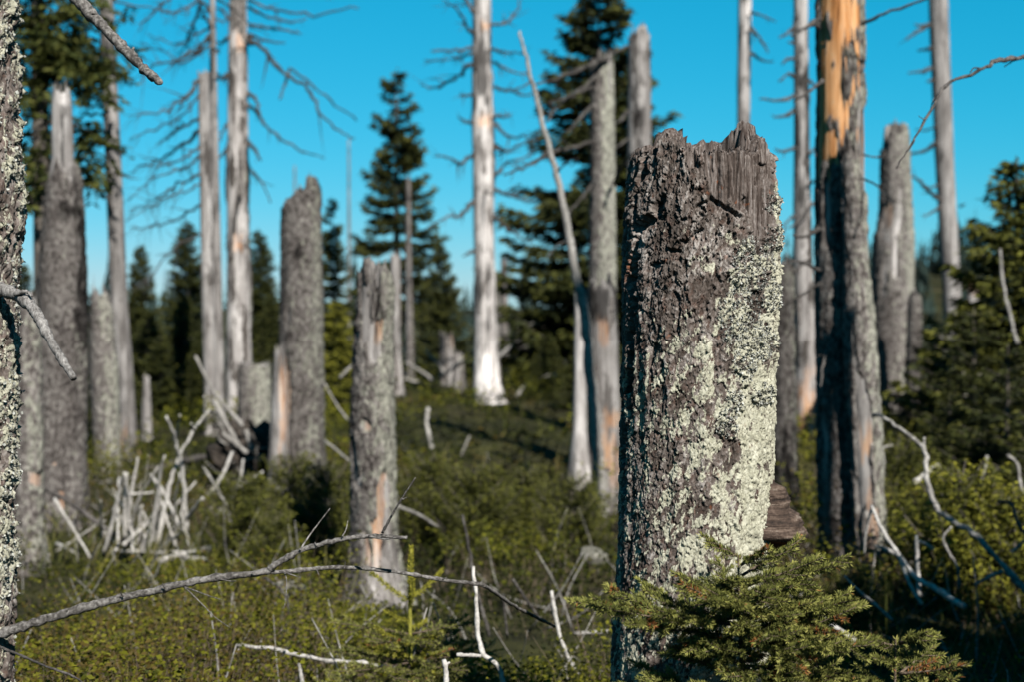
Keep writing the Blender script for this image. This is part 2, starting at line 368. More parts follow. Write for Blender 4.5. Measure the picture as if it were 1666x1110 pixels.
# ------------------------------------------------------------------ dead trunks
def snag(name, label, prof, Y, ztop=None, jag=0.06, bark=0.0, lichen=0.3, tone=0.5, stain=0.6, patches=(), seed=1,
         cols=40, rows=110, lump=0.03, cat='dead tree', group=None, topbare=None, taper=0.45, flare=1.25, nspike=5, bk_tone=0.5, topline=None):
    rs = np.random.RandomState(seed)
    prof = sorted(prof, key=lambda p: -p[0])                      # from the base up
    L = [Q(p[1], p[0], Y) for p in prof]; R = [Q(p[2], p[0], Y) for p in prof]
    zs = np.array([a[2] for a in L]); cx = np.array([(a[0] + b[0]) / 2 for a, b in zip(L, R)]); rr = np.array([(b[0] - a[0]) / 2 for a, b in zip(L, R)])
    if ztop is not None and ztop > zs[-1]:
        sl_ = (cx[-1] - cx[-2]) / (zs[-1] - zs[-2])
        cx = np.append(cx, cx[-1] + sl_ * (ztop - zs[-1])); rr = np.append(rr, rr[-1] * taper); zs = np.append(zs, ztop)
    zg = ground_at(cx[0], Y) - 0.12
    if zg < zs[0]:
        zs = np.concatenate([[zg, (zg + zs[0]) / 2], zs]); cx = np.concatenate([[cx[0]] * 2, cx]); rr = np.concatenate([[rr[0] * flare, rr[0] * (1 + (flare - 1) * .4)], rr])
    root = thing(name, label, cat, (cx[0], Y, zs[0] + 0.12), group)
    th = np.arange(cols) * 2 * math.pi / cols                      # 0 = towards the camera
    tt = np.linspace(0, 1, rows)
    # jagged rim
    jz = np.zeros(cols)
    for k in range(nspike):
        c, w, h = rs.uniform(0, 2 * math.pi), rs.uniform(0.15, 0.5), rs.uniform(0.3, 1)
        d = np.abs((th - c + math.pi) % (2 * math.pi) - math.pi); jz = np.maximum(jz, h * np.clip(1 - d / w, 0, 1))
    jz = jag * (1.3 * jz + .9 * rs.rand(cols) ** 2 * (rs.rand(cols) > .45) + rs.uniform(-.2, .2, cols)) - jag * 0.7
    if topline is not None:                                        # a broken outline of its own, higher on one side
        pxc = W0 / 2 + FPX * (cx[-1] + rr[-1] * np.sin(th)) / Y
        tl_ = np.interp(pxc + rs.uniform(-1.5, 1.5, cols), [p[0] for p in topline], [p[1] for p in topline])
        jz = np.array([Q(0, v, Y)[2] for v in tl_]) - zs[-1] + jag * (rs.rand(cols) ** 2 * .5 - .15)
    Z = zs[0] + tt[:, None] * (zs[-1] + jz[None] - zs[0])
    CX = np.interp(Z, zs, cx); RR = np.interp(Z, zs, rr)
    RR = RR * (1 + .38 * np.exp(-np.clip(Z - (zs[0] + .12), 0, 9) / .16) * (.45 + .55 * np.cos(th * 5 + seed))[None])
    s_, c_ = np.sin(th)[None], np.cos(th)[None]
    off = seed * 3.7
    def shell(extra):
        r = RR + extra
        return np.stack([CX + r * s_, Y - r * c_, Z], -1)
    base = shell(0)
    lumpn = vnoise(stack3(s_ * 1.6 + off, c_ * 1.6, Z * 2.2)) * lump + vnoise(stack3(s_ * 3 + off, c_ * 3, Z * 9)) * lump * 0.35
    grain = vnoise(stack3(s_ * 9 + off, c_ * 9, Z * 1.6)) * 0.02 + vnoise(stack3(s_ * 20, c_ * 20 + off, Z * 5)) * 0.012
    PX, PY = proj(base); front = (c_ > -0.25) * np.ones_like(Z)
    wn_ = fbm(stack3(s_ * 4 + off, c_ * 4, Z * 5), 3)
    pm = {k: np.zeros_like(Z) for k in ('bare', 'orange', 'dark', 'pale')}
    vivid = np.zeros_like(Z)
    for (x0, x1, y0, y1, kind) in patches:
        hx, hy = (x1 - x0) / 2, (y1 - y0) / 2
        d = np.maximum(np.abs(PX - (x0 + x1) / 2) / hx, np.abs(PY - (y0 + y1) / 2) / hy) + wn_ * (1.0 if kind in ('pale', 'vivid') else 1.7)
        if kind == 'vivid': vivid = np.maximum(vivid, sstep(1.08, 0.82, d) * front); kind = 'orange'
        pm[kind] = np.maximum(pm[kind], sstep(1.08, 0.82, d) * front)
    core_r = RR * (lumpn + grain)
    bk = None
    if bark > 0:
        m = (bark - 0.5) * 2.2 + fbm(stack3(s_ * 1.5 + off, c_ * 1.5 + 9, Z * 1.2), 3) * 2.0
        bk = sstep(-0.12, 0.12, m)
        if topbare is not None:
            bk = bk * sstep(topbare - 25, topbare + 25, PY + wn_ * 90)
        bk = bk * (1 - np.maximum(pm['bare'], pm['orange']))
    corecol = np.stack([np.maximum(pm['orange'] * (.42 + .6 * wn_), vivid), np.full_like(Z, lichen * 0.4), np.clip(tone * (1 - 0.75 * pm['dark']) * (1 + 0.55 * pm['pale']), 0, 1.6), np.full_like(Z, stain) * (1 - pm['pale'])], -1)
    def build(pname, r_extra, colr, mat, keep=None, capin=True):
        V = shell(r_extra).reshape(-1, 3); C = colr.reshape(-1, 4)
        i = np.arange(rows - 1)[:, None] * cols; j = np.arange(cols)[None]; k = (j + 1) % cols
        F = np.stack([i + j, i + k, i + cols + k, i + cols + j], -1).reshape(-1, 4)
        if keep is not None:
            kf = keep.reshape(-1); F = F[kf[F].max(axis=1) > 0.02]
        if capin:
            rings = []; prev = (rows - 1) * cols; Fc = []
            top = V[prev:prev + cols]
            cc = np.array([CX[-1].mean(), Y, 0])
            for q, (fr, dz) in enumerate(((0.86, -0.15), (0.6, -1.0), (0.05, -1.6))):
                rg = top.copy(); rg[:, :2] = cc[:2] + (top[:, :2] - cc[:2]) * fr
                rg[:, 2] = top[:, 2] * (1 - q * .3) + (zs[-1] - 0.6 * jag) * q * .3 + jag * dz * rs.uniform(0.6, 1.4, cols)
                st = len(V) + len(rings) * cols; rings.append(rg)
                jq = np.arange(cols); kq = (jq + 1) % cols
                Fc.append(np.stack([prev + jq, prev + kq, st + kq, st + jq], -1)); prev = st
            V = np.concatenate([V] + rings); C = np.concatenate([C] + [C[(rows - 1) * cols:rows * cols]] * 3); F = np.concatenate([F] + Fc)
        return part(pname, V, F, mat, root, C)
    build('trunk', core_r, corecol, M_WOOD)
    if ztop is None and cols >= 40 and jag >= .07:
        for q in range(9):
            j_ = rs.randint(cols); a_ = th[j_]; rr_ = RR[-1, j_] * rs.uniform(.55, .98); h_s = jag * rs.uniform(.35, 1.1); w_s = rr_ * rs.uniform(.08, .2)
            p0 = np.array([CX[-1, j_] + rr_ * math.sin(a_), Y - rr_ * math.cos(a_), Z[-1, j_] - .03]); tg = np.array([math.cos(a_), math.sin(a_), 0]) * w_s; ot = np.array([math.sin(a_), -math.cos(a_), 0]) * w_s * .5
            tip = np.array([rs.normal(0, .01), rs.normal(0, .01), h_s + .03]); lowz = np.array([0, 0, -.06])
            P_ = np.array([p0 + lowz - tg - ot, p0 + lowz + tg - ot, p0 + lowz + tg + ot, p0 + lowz - tg + ot, p0 + tip * .6 - tg * .8, p0 + tip * .5 + tg * .8, p0 + tip * .55 + ot, p0 + tip + tg * rs.uniform(-.6, .6)])
            part('splinter', P_, np.array([[0, 1, 5], [0, 5, 4], [1, 2, 6], [1, 6, 5], [2, 3, 6], [3, 0, 4], [3, 4, 6], [4, 5, 7], [5, 6, 7], [6, 4, 7]]), M_WOOD, root, np.tile(np.array([0, 0, tone * .8, .5]), (8, 1)), smooth=False)
    if bk is not None:
        u = th[None] * RR.mean() + 0 * Z
        f1, f2, rnd, ou, ov = voronoi2(u / 0.03 + wn_ * .5 + off, Z / 0.045 + wn_ * .5)
        plate = (rnd[0] - 0.4) * 0.010 - 0.006 * sstep(0.18, 0.0, f2 - f1) + 0.004 * fbm(stack3(s_ * 14 + off, c_ * 14, Z * 18), 3)
        thick = 0.014 + 0.05 * RR
        ext = core_r + (thick + plate) * bk - 0.006 * (1 - bk) - 0.002
        ld = np.clip(lichen * (0.75 + 0.5 * s_) + 0.35 * fbm(stack3(s_ * 2 + off, c_ * 2, Z * 2.5), 3), 0, 1)
        bc = np.stack([np.zeros_like(Z), ld, np.clip(bk_tone * (1 - 0.75 * pm['dark']), 0, 1) + 0.12 * (rnd[1] - 0.5), np.ones_like(Z)], -1)
        build('bark', ext, bc, M_BARK, bk, capin=False)
    root['_r'] = float(rr.max())
    return root, (zs, cx, rr)

def bpx(root, pts, Y0, Y1, w0, w1, mat=None, n=6, wob=0.006, seed=1, twigs=0, name='branch', tl=0.25):
    """a dead branch along photograph positions, its depth running from Y0 to Y1"""
    m = len(pts); P3 = np.array([Q(p[0], p[1], Y0 + (Y1 - Y0) * i / (m - 1)) for i, p in enumerate(pts)])
    path = smooth_path(P3, 5, wob, seed); k = len(path)
    kw_ = 1.08 if isinstance(root, bpy.types.Object) else .82
    r0, r1 = w0 / 2 * Y0 / FPX * kw_, w1 / 2 * Y1 / FPX * kw_
    rad = np.linspace(r0, r1, k) * (1 + .13 * np.random.RandomState(seed + 3).normal(size=k))
    items = [tube(path, rad, n, 0.10, seed)]
    items += twig_set(path, rad, twigs, seed, tl)
    V, F = merge(items)
    if isinstance(root, bpy.types.Object): return part(name, V, F, mat or M_TWIG, root)
    return V, F
def twig_set(path, rad, twigs, seed, tl=0.25):
    rs = np.random.RandomState(seed + 50); out = []; L = np.linalg.norm(np.diff(path, axis=0), axis=1).sum()
    for t in range(twigs):
        i = rs.randint(max(1, len(path) // 5), len(path) - 1); d = path[i] - path[i - 1]; d /= np.linalg.norm(d) + 1e-9
        sv = rs.normal(size=3); sv -= d * sv.dot(d); sv /= np.linalg.norm(sv)
        dd = d * rs.uniform(.4, 1) + sv * rs.uniform(.5, 1) + np.array([0, 0, -.15]); ln = L * tl * rs.uniform(.3, 1)
        q = np.array([path[i], path[i] + dd * ln * .5, path[i] + dd * ln + np.array([0, 0, rs.uniform(-.2, .15) * ln])])
        out.append(tube(smooth_path(q, 3), np.linspace(max(rad[i] * .55, .0012), .0007, 7), 4))
    return out
def rbranch(root, zs, cx, rr, Y, z, ang, L, r0, droop, seed, twigs=4, mat=None, up=0.0):
    """a dead branch growing out of a trunk at height z in direction ang (0 = towards the camera, 90 = to its right)"""
    x = np.interp(z, zs, cx); r = np.interp(z, zs, rr); a = math.radians(ang)
    d = np.array([math.sin(a), -math.cos(a), 0]); rs = np.random.RandomState(seed)
    p = np.array([x, Y, z]) + d * r * 0.6; pts = [p]; n = 7; v = up
    side = np.array([-d[1], d[0], 0]) * rs.uniform(-.25, .25)
    for i in range(1, n):
        t = i / (n - 1)
        pts.append(p + d * L * t + side * L * t * t + np.array([0, 0, L * (up * t - droop * t * (1.35 - 0.55 * t))]) + rs.normal(0, .012 * L, 3))
    path = smooth_path(pts, 3); rad = np.linspace(r0, r0 * .22, len(path))
    V, F = merge([tube(path, rad, 5, .12, seed)] + twig_set(path, rad, twigs, seed, .28))
    return part('branch', V, F, mat or M_TWIG, root)

SN = 'dead standing trunks in the clearing'
# ---- left cluster
snag('dead_tree', 'stout grey snag with pale broken tip and shaggy bark, left of the curving trunk', [(140, 86, 112), (180, 84, 116), (262, 84, 119), (290, 79, 129), (340, 76, 132), (450, 66, 138), (600, 60, 137), (750, 58, 135), (850, 56, 138)], 10.4,
     bark=0.98, lichen=0.3, bk_tone=.4, topbare=285, jag=0.07, seed=2, cols=56, rows=200, patches=[(92, 114, 140, 170, 'pale'), (98, 104, 180, 270, 'dark'), (85, 128, 325, 352, 'dark'), (86, 94, 745, 775, 'orange'), (98, 106, 800, 830, 'orange'), (122, 150, 300, 600, 'dark')], group=SN, lump=0.06, nspike=3)
snag('dead_tree', 'grey bark-covered trunk partly hidden by the lichened tree at the frame edge', [(482, 36, 58), (560, 30, 63), (700, 28, 65), (920, 24, 69)], 8.7, bark=0.98, lichen=0.5, seed=3, cols=44, rows=120, patches=[(50, 66, 772, 790, 'orange')], group=SN)
r_, g_ = snag('dead_tree', 'tall smooth grey trunk curving down to an orange splintered foot', [(0, 160, 184), (100, 165, 189), (300, 173, 199), (500, 180, 208), (600, 189, 216), (680, 196, 221), (745, 194, 224)], 14, ztop=7.5, bark=0.0, lichen=0.2, tone=0.40, stain=0.4, seed=4, rows=150,
     patches=[(192, 205, 695, 760, 'orange'), (222, 236, 700, 780, 'orange'), (150, 200, 60, 120, 'dark')], group=SN)
for k, (z, a, L) in enumerate(((3.3, 250, .25), (3.9, 280, .3), (2.9, 100, .2), (4.6, 80, .8), (4.9, 260, 1.0), (5.6, 30, .8), (6.2, 200, .7))): rbranch(r_, *g_, 14, z, a, L, .012, .2, 300 + k, 2)
snag('dead_tree', 'lichen-pale broken trunk between the stout snag and the curving trunk', [(472, 152, 172), (500, 150, 180), (600, 150, 188), (760, 158, 194)], 12.6, jag=0.1, bark=0.95, lichen=0.5, seed=5, group=SN)
snag('tree_stump', 'thin pale far stump standing before dark spruces', [(612, 234, 243), (664, 231, 246)], 15.5, tone=0.5, seed=6, cols=16, rows=30, cat='stump')
r1, g1 = snag('dead_tree', 'grey barkless trunk broken square at the top, drooping branches on its left side', [(116, 322, 341), (200, 323, 343), (300, 325, 345), (450, 327, 348), (640, 332, 352)], 16, bark=0.0, tone=0.52, stain=0.9, seed=7, jag=0.04, rows=140, group=SN)
r2, g2 = snag('dead_tree', 'slim tall grey trunk touching the square-broken one, dark towards its foot', [(0, 341, 350), (120, 341, 353), (300, 343, 357), (450, 345, 361), (660, 344, 366)], 16.5, ztop=8.0, bark=0.0, tone=0.45, stain=0.6, seed=8, rows=140, group=SN)
for k, (pts, w) in enumerate((([(325, 130), (300, 160), (265, 180), (205, 189)], 8), ([(326, 150), (300, 185), (250, 210), (212, 225)], 5), ([(327, 190), (300, 205), (270, 225), (255, 235)], 6), ([(328, 200), (300, 235), (250, 262), (208, 282)], 8),
        ([(328, 235), (300, 255), (262, 270), (240, 268)], 5), ([(329, 250), (295, 275), (245, 295), (210, 325)], 5), ([(329, 280), (290, 300), (250, 325), (212, 345)], 5), ([(330, 330), (300, 350), (255, 368), (210, 370)], 5),
        ([(330, 300), (285, 315), (240, 338), (205, 360)], 4), ([(331, 380), (290, 400), (250, 440), (222, 470)], 4))):
    bpx(r1, pts, 15.95, 15.5 + (k % 4) * .4, w * .9, 1.6, seed=20 + k, twigs=14, wob=.012, tl=.34)
for k, (pts, w) in enumerate((([(343, 45), (330, 20), (322, -10)], 6), ([(343, 55), (325, 75), (290, 95), (245, 110), (222, 145)], 8), ([(343, 40), (320, 55), (290, 70), (240, 55)], 5), ([(342, 20), (325, 0), (300, 15), (270, 20), (255, 5)], 6),
        ([(344, 70), (300, 100), (270, 85), (230, 70)], 4), ([(327, 0), (315, 40), (300, 75), (285, 100)], 6), ([(345, -30), (300, -20), (250, 20), (225, 50)], 6), ([(350, 30), (365, 34), (380, 20)], 4), ([(352, 120), (366, 126), (382, 122)], 5))):
    bpx(r2, pts, 16.4, 16.0 + (k % 3) * .5, w * .9, 1.6, seed=40 + k, twigs=12, wob=.012, tl=.32)
for k, (z, a, L) in enumerate(((4.6, 20, 1.1), (5.2, 150, 1.2), (5.8, 250, 1.1), (6.3, 90, .9), (6.8, 320, .8), (7.3, 180, .6))): rbranch(r2, *g2, 16.5, z, a, L, .016, .25, 60 + k, 5)
r3, g3 = snag('dead_tree', 'tall mottled pale trunk with long drooping bare branches over the sky on its right', [(0, 373, 401), (100, 371, 403), (300, 369, 404), (500, 370, 407), (600, 368, 410), (682, 367, 411)], 17.5, ztop=9.5, bark=0.30, lichen=0.35, tone=0.74, stain=1.0, seed=9, rows=170, patches=[(385, 397, 55, 80, 'orange'), (380, 394, 380, 410, 'orange')], group=SN)
for k, (pts, w) in enumerate((([(403, 60), (430, 80), (455, 110), (500, 145), (520, 180), (545, 210), (580, 225)], 8), ([(404, 40), (440, 45), (470, 50), (490, 55)], 5), ([(404, 10), (430, 25), (470, 35), (500, 30)], 5), ([(404, 0), (450, 15), (510, 22), (585, 12)], 5), ([(402, 150), (418, 165), (425, 195), (450, 220), (490, 245), (528, 257)], 7),
        ([(403, 170), (420, 185), (432, 205)], 6), ([(404, 230), (415, 245), (424, 262)], 8), ([(404, 55), (430, 65), (465, 70)], 6), ([(470, 110), (505, 135), (545, 170), (582, 195)], 4), ([(470, 115), (462, 140), (455, 160)], 5), ([(405, 270), (425, 295), (440, 330)], 3),
        ([(372, 60), (360, 70), (352, 66)], 6), ([(371, 120), (360, 128), (352, 126)], 6), ([(370, 240), (358, 255), (345, 272)], 5), ([(371, 30), (362, 15), (350, 12)], 5), ([(370, 200), (362, 215), (358, 228)], 4))):
    bpx(r3, pts, 17.4, 16.8 + (k % 3) * .6, w, 2.2, seed=70 + k, twigs=4 if k < 5 else 2, wob=.008, tl=.2)
for k, (z, a, L) in enumerate(((3.0, 20, .7), (3.4, 170, .9), (5.6, 60, 1.2), (5.9, 200, 1.2), (6.4, 310, 1.2), (6.9, 110, 1.2), (7.4, 240, 1.), (8.0, 30, .9), (8.6, 160, .7))): rbranch(r3, *g3, 17.5, z, a, L, .018, .3, 90 + k, 5)
snag('tree_stump', 'short flat-topped stump with lichened bark, right beside the mottled pale trunk', [(588, 393, 437), (620, 391, 438), (725, 389, 443)], 14.6, bark=0.98, lichen=0.6, jag=0.06, seed=10, rows=70, cat='stump', nspike=2)
snag('dead_tree', 'bark-covered grey snag with one dark spike at the top right of its break', [(288, 462, 518), (348, 461, 518), (500, 459, 521), (700, 460, 524), (825, 460, 528)], 11.3, bark=0.97, lichen=0.45, jag=0.07, bk_tone=.38, topline=[(459, 354), (463, 340), (470, 337), (473, 326), (481, 323), (485, 312), (494, 305), (498, 313), (502, 309), (504, 289), (512, 286), (515, 300), (519, 312)], seed=11, cols=52, rows=190, patches=[(463, 473, 335, 362, 'pale'), (484, 498, 398, 420, 'dark'), (459, 472, 570, 660, 'orange')], group=SN, lump=.05)
snag('dead_tree', 'pale slender stub leaning on the left side of the spiked grey snag', [(565, 447, 464), (640, 443, 468), (745, 437, 470)], 10.95, bark=0.0, tone=0.5, seed=12, rows=60, patches=[(455, 468, 600, 720, 'orange')], group=SN)
# ---- middle
rA, gA = snag('dead_tree', 'lichen-speckled snag with split prongs and an orange wound near its foot', [(424, 587, 636), (480, 585, 637), (550, 580, 635), (700, 574, 637), (850, 574, 640), (930, 574, 648), (992, 572, 662)], 7.6, bark=0.97, lichen=0.6, jag=0.09, bk_tone=.42, topline=[(584, 462), (589, 444), (592, 424), (606, 422), (610, 444), (614, 470), (619, 474), (622, 448), (629, 440), (634, 452), (638, 476)], seed=13, cols=72, rows=260, nspike=6,
     patches=[(582, 612, 430, 590, 'bare'), (610, 620, 430, 520, 'dark'), (612, 622, 520, 550, 'orange'), (608, 626, 775, 850, 'orange'), (598, 622, 830, 910, 'orange'), (618, 634, 780, 880, 'bare'), (600, 660, 880, 990, 'bare'), (576, 592, 770, 800, 'bare'), (594, 602, 685, 700, 'orange')], group=SN, lump=.05)
snag('dead_tree', 'far grey trunk with white foot, directly behind the pronged snag', [(412, 634, 650), (500, 635, 651), (575, 635, 652), (620, 632, 656)], 20, bark=0.35, tone=0.5, seed=14, cols=28, rows=70, patches=[(630, 658, 570, 640, 'pale')], group=SN)
snag('dead_tree', 'very thin far trunk in front of the narrow spruce', [(288, 661, 667), (400, 661, 669), (600, 660, 673)], 24, bark=0.5, tone=0.45, seed=15, cols=14, rows=60, group=SN)
snag('dead_pole', 'hair-thin distant bare pole against the sky', [(225, 566, 569), (480, 565, 571), (600, 564, 572)], 45, tone=0.35, seed=16, cols=8, rows=30)
snag('dead_pole', 'distant bare pole tip rising behind the spiked grey snag', [(268, 478, 481), (400, 477, 482), (600, 476, 483)], 50, tone=0.35, seed=17, cols=8, rows=30)
rO, gO = snag('dead_tree', 'tall silver trunk with a glowing white foot in the middle of the clearing', [(0, 769, 799), (100, 768, 800), (200, 768, 803), (400, 771, 804), (550, 772, 808), (620, 771, 813), (658, 769, 819)], 19.5, ztop=10.5, bark=0.16, lichen=0.25, tone=0.86, stain=0.75, seed=18, cols=44, rows=180,
     patches=[(774, 797, 186, 206, 'orange'), (780, 797, 36, 48, 'orange'), (772, 800, 55, 165, 'dark'), (776, 784, 430, 520, 'dark'), (768, 822, 575, 680, 'pale'), (792, 797, 455, 560, 'dark')], group=SN)
for k, (pts, w) in enumerate((([(768, 55), (755, 35), (745, 15), (720, 0)], 6), ([(768, 78), (735, 82), (700, 82)], 6), ([(768, 85), (740, 95), (690, 100)], 5), ([(768, 105), (745, 125), (715, 140), (685, 138)], 7), ([(770, 250), (750, 265), (735, 258), (705, 252)], 7), ([(772, 325), (750, 348), (725, 355), (695, 370)], 8), ([(771, 200), (755, 196), (745, 190)], 5),
        ([(800, 40), (825, 36), (840, 20), (848, 0)], 6), ([(801, 80), (830, 86), (860, 84)], 5), ([(802, 100), (830, 115), (860, 122)], 5), ([(803, 140), (830, 148), (855, 155), (875, 145)], 5), ([(803, 190), (820, 188), (832, 190)], 6), ([(804, 200), (825, 220), (850, 222), (880, 215)], 6), ([(804, 240), (825, 245), (845, 235), (880, 225)], 6), ([(806, 285), (825, 265), (850, 258), (870, 245)], 5),
        ([(805, 308), (830, 318), (855, 325), (875, 330)], 6), ([(805, 350), (825, 370), (845, 385), (870, 395)], 6), ([(771, 408), (762, 412), (754, 416)], 7), ([(805, 235), (818, 245), (810, 252)], 7), ([(770, 20), (755, -10), (735, -30)], 6), ([(770, 155), (756, 155), (748, 153)], 5))):
    bpx(rO, pts, 19.4, 18.8 + (k % 4) * .45, w, 2, seed=120 + k, twigs=6, wob=.014, tl=.35, mat=M_DARKSTICK if k % 2 else M_TWIG)
for k, (z, a, L) in enumerate(((3.2, 10, .5), (4.1, 180, .8), (6.0, 60, 1.2), (6.6, 250, 1.3), (7.2, 140, 1.2), (7.9, 330, 1.1), (8.6, 80, .9), (9.4, 220, .7))): rbranch(rO, *gO, 19.5, z, a, L, .018, .25, 150 + k, 4)
snag('dead_tree', 'small distant snag just right of the silver trunk', [(420, 816, 824), (600, 813, 828)], 30, bark=0.6, tone=0.4, seed=19, cols=14, rows=40, group=SN)
snag('tree_stump', 'low distant grey stump farther right of the silver trunk', [(512, 838, 866), (640, 834, 870)], 33, bark=0.9, lichen=0.6, seed=20, cols=18, rows=30, cat='stump')
snag('tree_stump', 'distant stump half hidden behind the silver trunk', [(450, 800, 812), (620, 798, 815)], 31, bark=0.7, lichen=0.5, seed=21, cols=18, rows=30, cat='stump')
snag('tree_stump', 'crooked pale stump with orange tip in the tangle before the small spruce', [(540, 716, 735), (570, 718, 738), (640, 716, 744)], 22.5, bark=0.6, lichen=0.4, tone=0.5, seed=22, cols=24, rows=50, cat='stump', patches=[(730, 742, 545, 565, 'orange')])
snag('tree_stump', 'lowest short stump in the tangle beside the silver trunk', [(575, 740, 752), (640, 737, 757)], 21.5, bark=0.5, lichen=0.4, tone=0.5, seed=23, cols=20, rows=40, cat='stump')
# ---- behind the big trunk
rs1, gs1 = snag('dead_tree', 'slim lichened trunk with dead boughs before the large spruce', [(96, 966, 994), (110, 963, 996), (300, 962, 998), (460, 961, 1000), (780, 958, 1006)], 13, bark=0.85, lichen=0.75, jag=0.08, seed=24, rows=170, group=SN)
for k, (pts, w) in enumerate((([(990, 95), (960, 105), (925, 120), (870, 138)], 7), ([(968, 125), (940, 150), (905, 175), (888, 198)], 8), ([(966, 140), (930, 155), (890, 168)], 5), ([(964, 170), (940, 195), (925, 215)], 7), ([(963, 230), (930, 240), (905, 245), (860, 270), (820, 285)], 7), ([(998, 300), (1012, 270), (1030, 250)], 6), ([(963, 300), (940, 330), (925, 345)], 5))):
    bpx(rs1, pts, 12.9, 12.4, w, 3, seed=170 + k, twigs=4, wob=.008, mat=M_TWIG)
rs2, gs2 = snag('dead_tree', 'upright grey snag with forked blunt top, right behind the big trunk', [(44, 1022, 1057), (120, 1021, 1059), (250, 1020, 1059), (700, 1016, 1066)], 15, bark=0.0, tone=0.5, stain=1.0, jag=0.07, topline=[(1020, 62), (1024, 56), (1031, 58), (1034, 44), (1048, 43), (1052, 56), (1058, 60)], seed=25, rows=150, patches=[(1030, 1040, 120, 200, 'dark'), (1040, 1047, 180, 240, 'dark')], group=SN)
for k, (pts, w) in enumerate((([(1022, 75), (1000, 85), (960, 105), (920, 118)], 5), ([(1021, 180), (1010, 195), (1000, 200)], 8), ([(1022, 225), (1000, 240), (970, 240)], 5))): bpx(rs2, pts, 14.9, 14.5, w, 2, seed=180 + k, twigs=2)
rs3, gs3 = snag('dead_tree', 'thick grey stub with a raw orange flank, left of the big trunk', [(455, 962, 992), (470, 956, 1002), (600, 958, 1007), (750, 963, 1012), (830, 964, 1018)], 11.2, bark=0.25, lichen=0.3, tone=0.42, stain=0.7, jag=0.08, seed=26, cols=48, rows=130, patches=[(976, 1012, 668, 700, 'orange'), (968, 1006, 700, 785, 'orange'), (972, 990, 520, 560, 'orange'), (960, 1000, 460, 520, 'dark')], group=SN)
snag('dead_tree', 'pale smooth stub left of the orange-flanked one', [(470, 935, 948), (600, 934, 954), (700, 931, 955), (768, 926, 960)], 12.4, bark=0.0, tone=0.72, stain=0.3, seed=27, rows=90, group=SN)
# the leaning pole
root = thing('leaning_dead_pole', 'thin dead pole leaning across the large spruce', 'dead tree', Q(978, 830, 11.0))
lp = smooth_path([Q(p[0], p[1], 11.0) for p in [(982, 850), (972, 740), (962, 620), (948, 500), (932, 420), (910, 300), (880, 190), (860, 110), (845, 50)]], 8, .0012, 4)
V, F = tube(lp, np.interp(np.linspace(0, 1, len(lp)), [0, .35, .6, 1], [.048, .04, .026, .01]), 10, .10, 3); part('trunk', V, F, M_STICK, root)
for k, (pts, w) in enumerate((([(895, 240), (870, 262), (830, 268)], 4), ([(868, 130), (850, 140), (820, 150)], 3), ([(925, 390), (905, 400), (890, 420)], 4), ([(905, 280), (925, 262), (940, 258)], 4))): bpx(root, pts, 11.0, 10.8, w, 1.5, seed=190 + k, twigs=2)
# ---- right
rt, gt = snag('dead_tree', 'tall plain trunk rising from behind the big trunk into the sky', [(0, 1201, 1223), (210, 1199, 1220), (700, 1193, 1226)], 16, ztop=9, bark=0.1, tone=0.62, stain=0.8, seed=28, rows=130, patches=[(1203, 1222, 0, 30, 'pale')], group=SN)
for k, (pts, w) in enumerate((([(1221, 20), (1240, 25), (1262, 35)], 5), ([(1221, 45), (1238, 65), (1250, 85)], 6), ([(1221, 85), (1240, 98), (1258, 100)], 5))): bpx(rt, pts, 15.9, 15.6, w, 2, seed=195 + k, twigs=3)
for k, (z, a, L) in enumerate(((5.4, 40, .9), (6.0, 200, .9), (6.6, 310, .9), (7.2, 120, .8), (8, 250, .6))): rbranch(rt, *gt, 16, z, a, L, .015, .25, 210 + k, 3)
ru, gu = snag('dead_tree', 'tall blotched grey trunk with branch stubs, left of the orange-topped tree', [(0, 1291, 1314), (200, 1292, 1317), (400, 1291, 1321), (600, 1293, 1329), (722, 1289, 1334)], 14.5, ztop=9.5, bark=0.12, lichen=0.2, tone=0.6, stain=1.0, seed=29, rows=170, patches=[(1300, 1318, 105, 135, 'dark'), (1308, 1320, 120, 300, 'dark'), (1292, 1305, 180, 260, 'dark'), (1294, 1312, 290, 340, 'dark'), (1300, 1330, 620, 715, 'orange')], group=SN)
for k, (pts, w) in enumerate((([(1293, 42), (1280, 55), (1268, 60)], 6), ([(1292, 70), (1283, 68)], 6), ([(1293, 95), (1280, 96), (1272, 105)], 7), ([(1293, 125), (1282, 120), (1268, 132)], 6), ([(1293, 155), (1270, 163), (1235, 160)], 7), ([(1292, 180), (1278, 188), (1258, 190)], 9), ([(1293, 240), (1275, 246), (1262, 243)], 6), ([(1316, 130), (1328, 140), (1338, 138)], 5), ([(1318, 250), (1326, 240), (1334, 236)], 5), ([(1322, 330), (1300, 360), (1280, 372)], 8), ([(1316, 300), (1330, 290), (1338, 285)], 5), ([(1320, 420), (1300, 432), (1285, 455)], 7), ([(1292, 350), (1280, 362), (1274, 380)], 5), ([(1290, 610), (1296, 640), (1288, 700)], 6))):
    bpx(ru, pts, 14.4, 14.0 + (k % 3) * .2, w, 2.5, seed=220 + k, twigs=2, mat=M_DARKSTICK)
for k, (z, a, L) in enumerate(((5.2, 60, .7), (5.8, 190, .8), (6.5, 320, .8), (7.3, 100, .8), (8.2, 230, .6))): rbranch(ru, *gu, 14.5, z, a, L, .015, .2, 240 + k, 3)
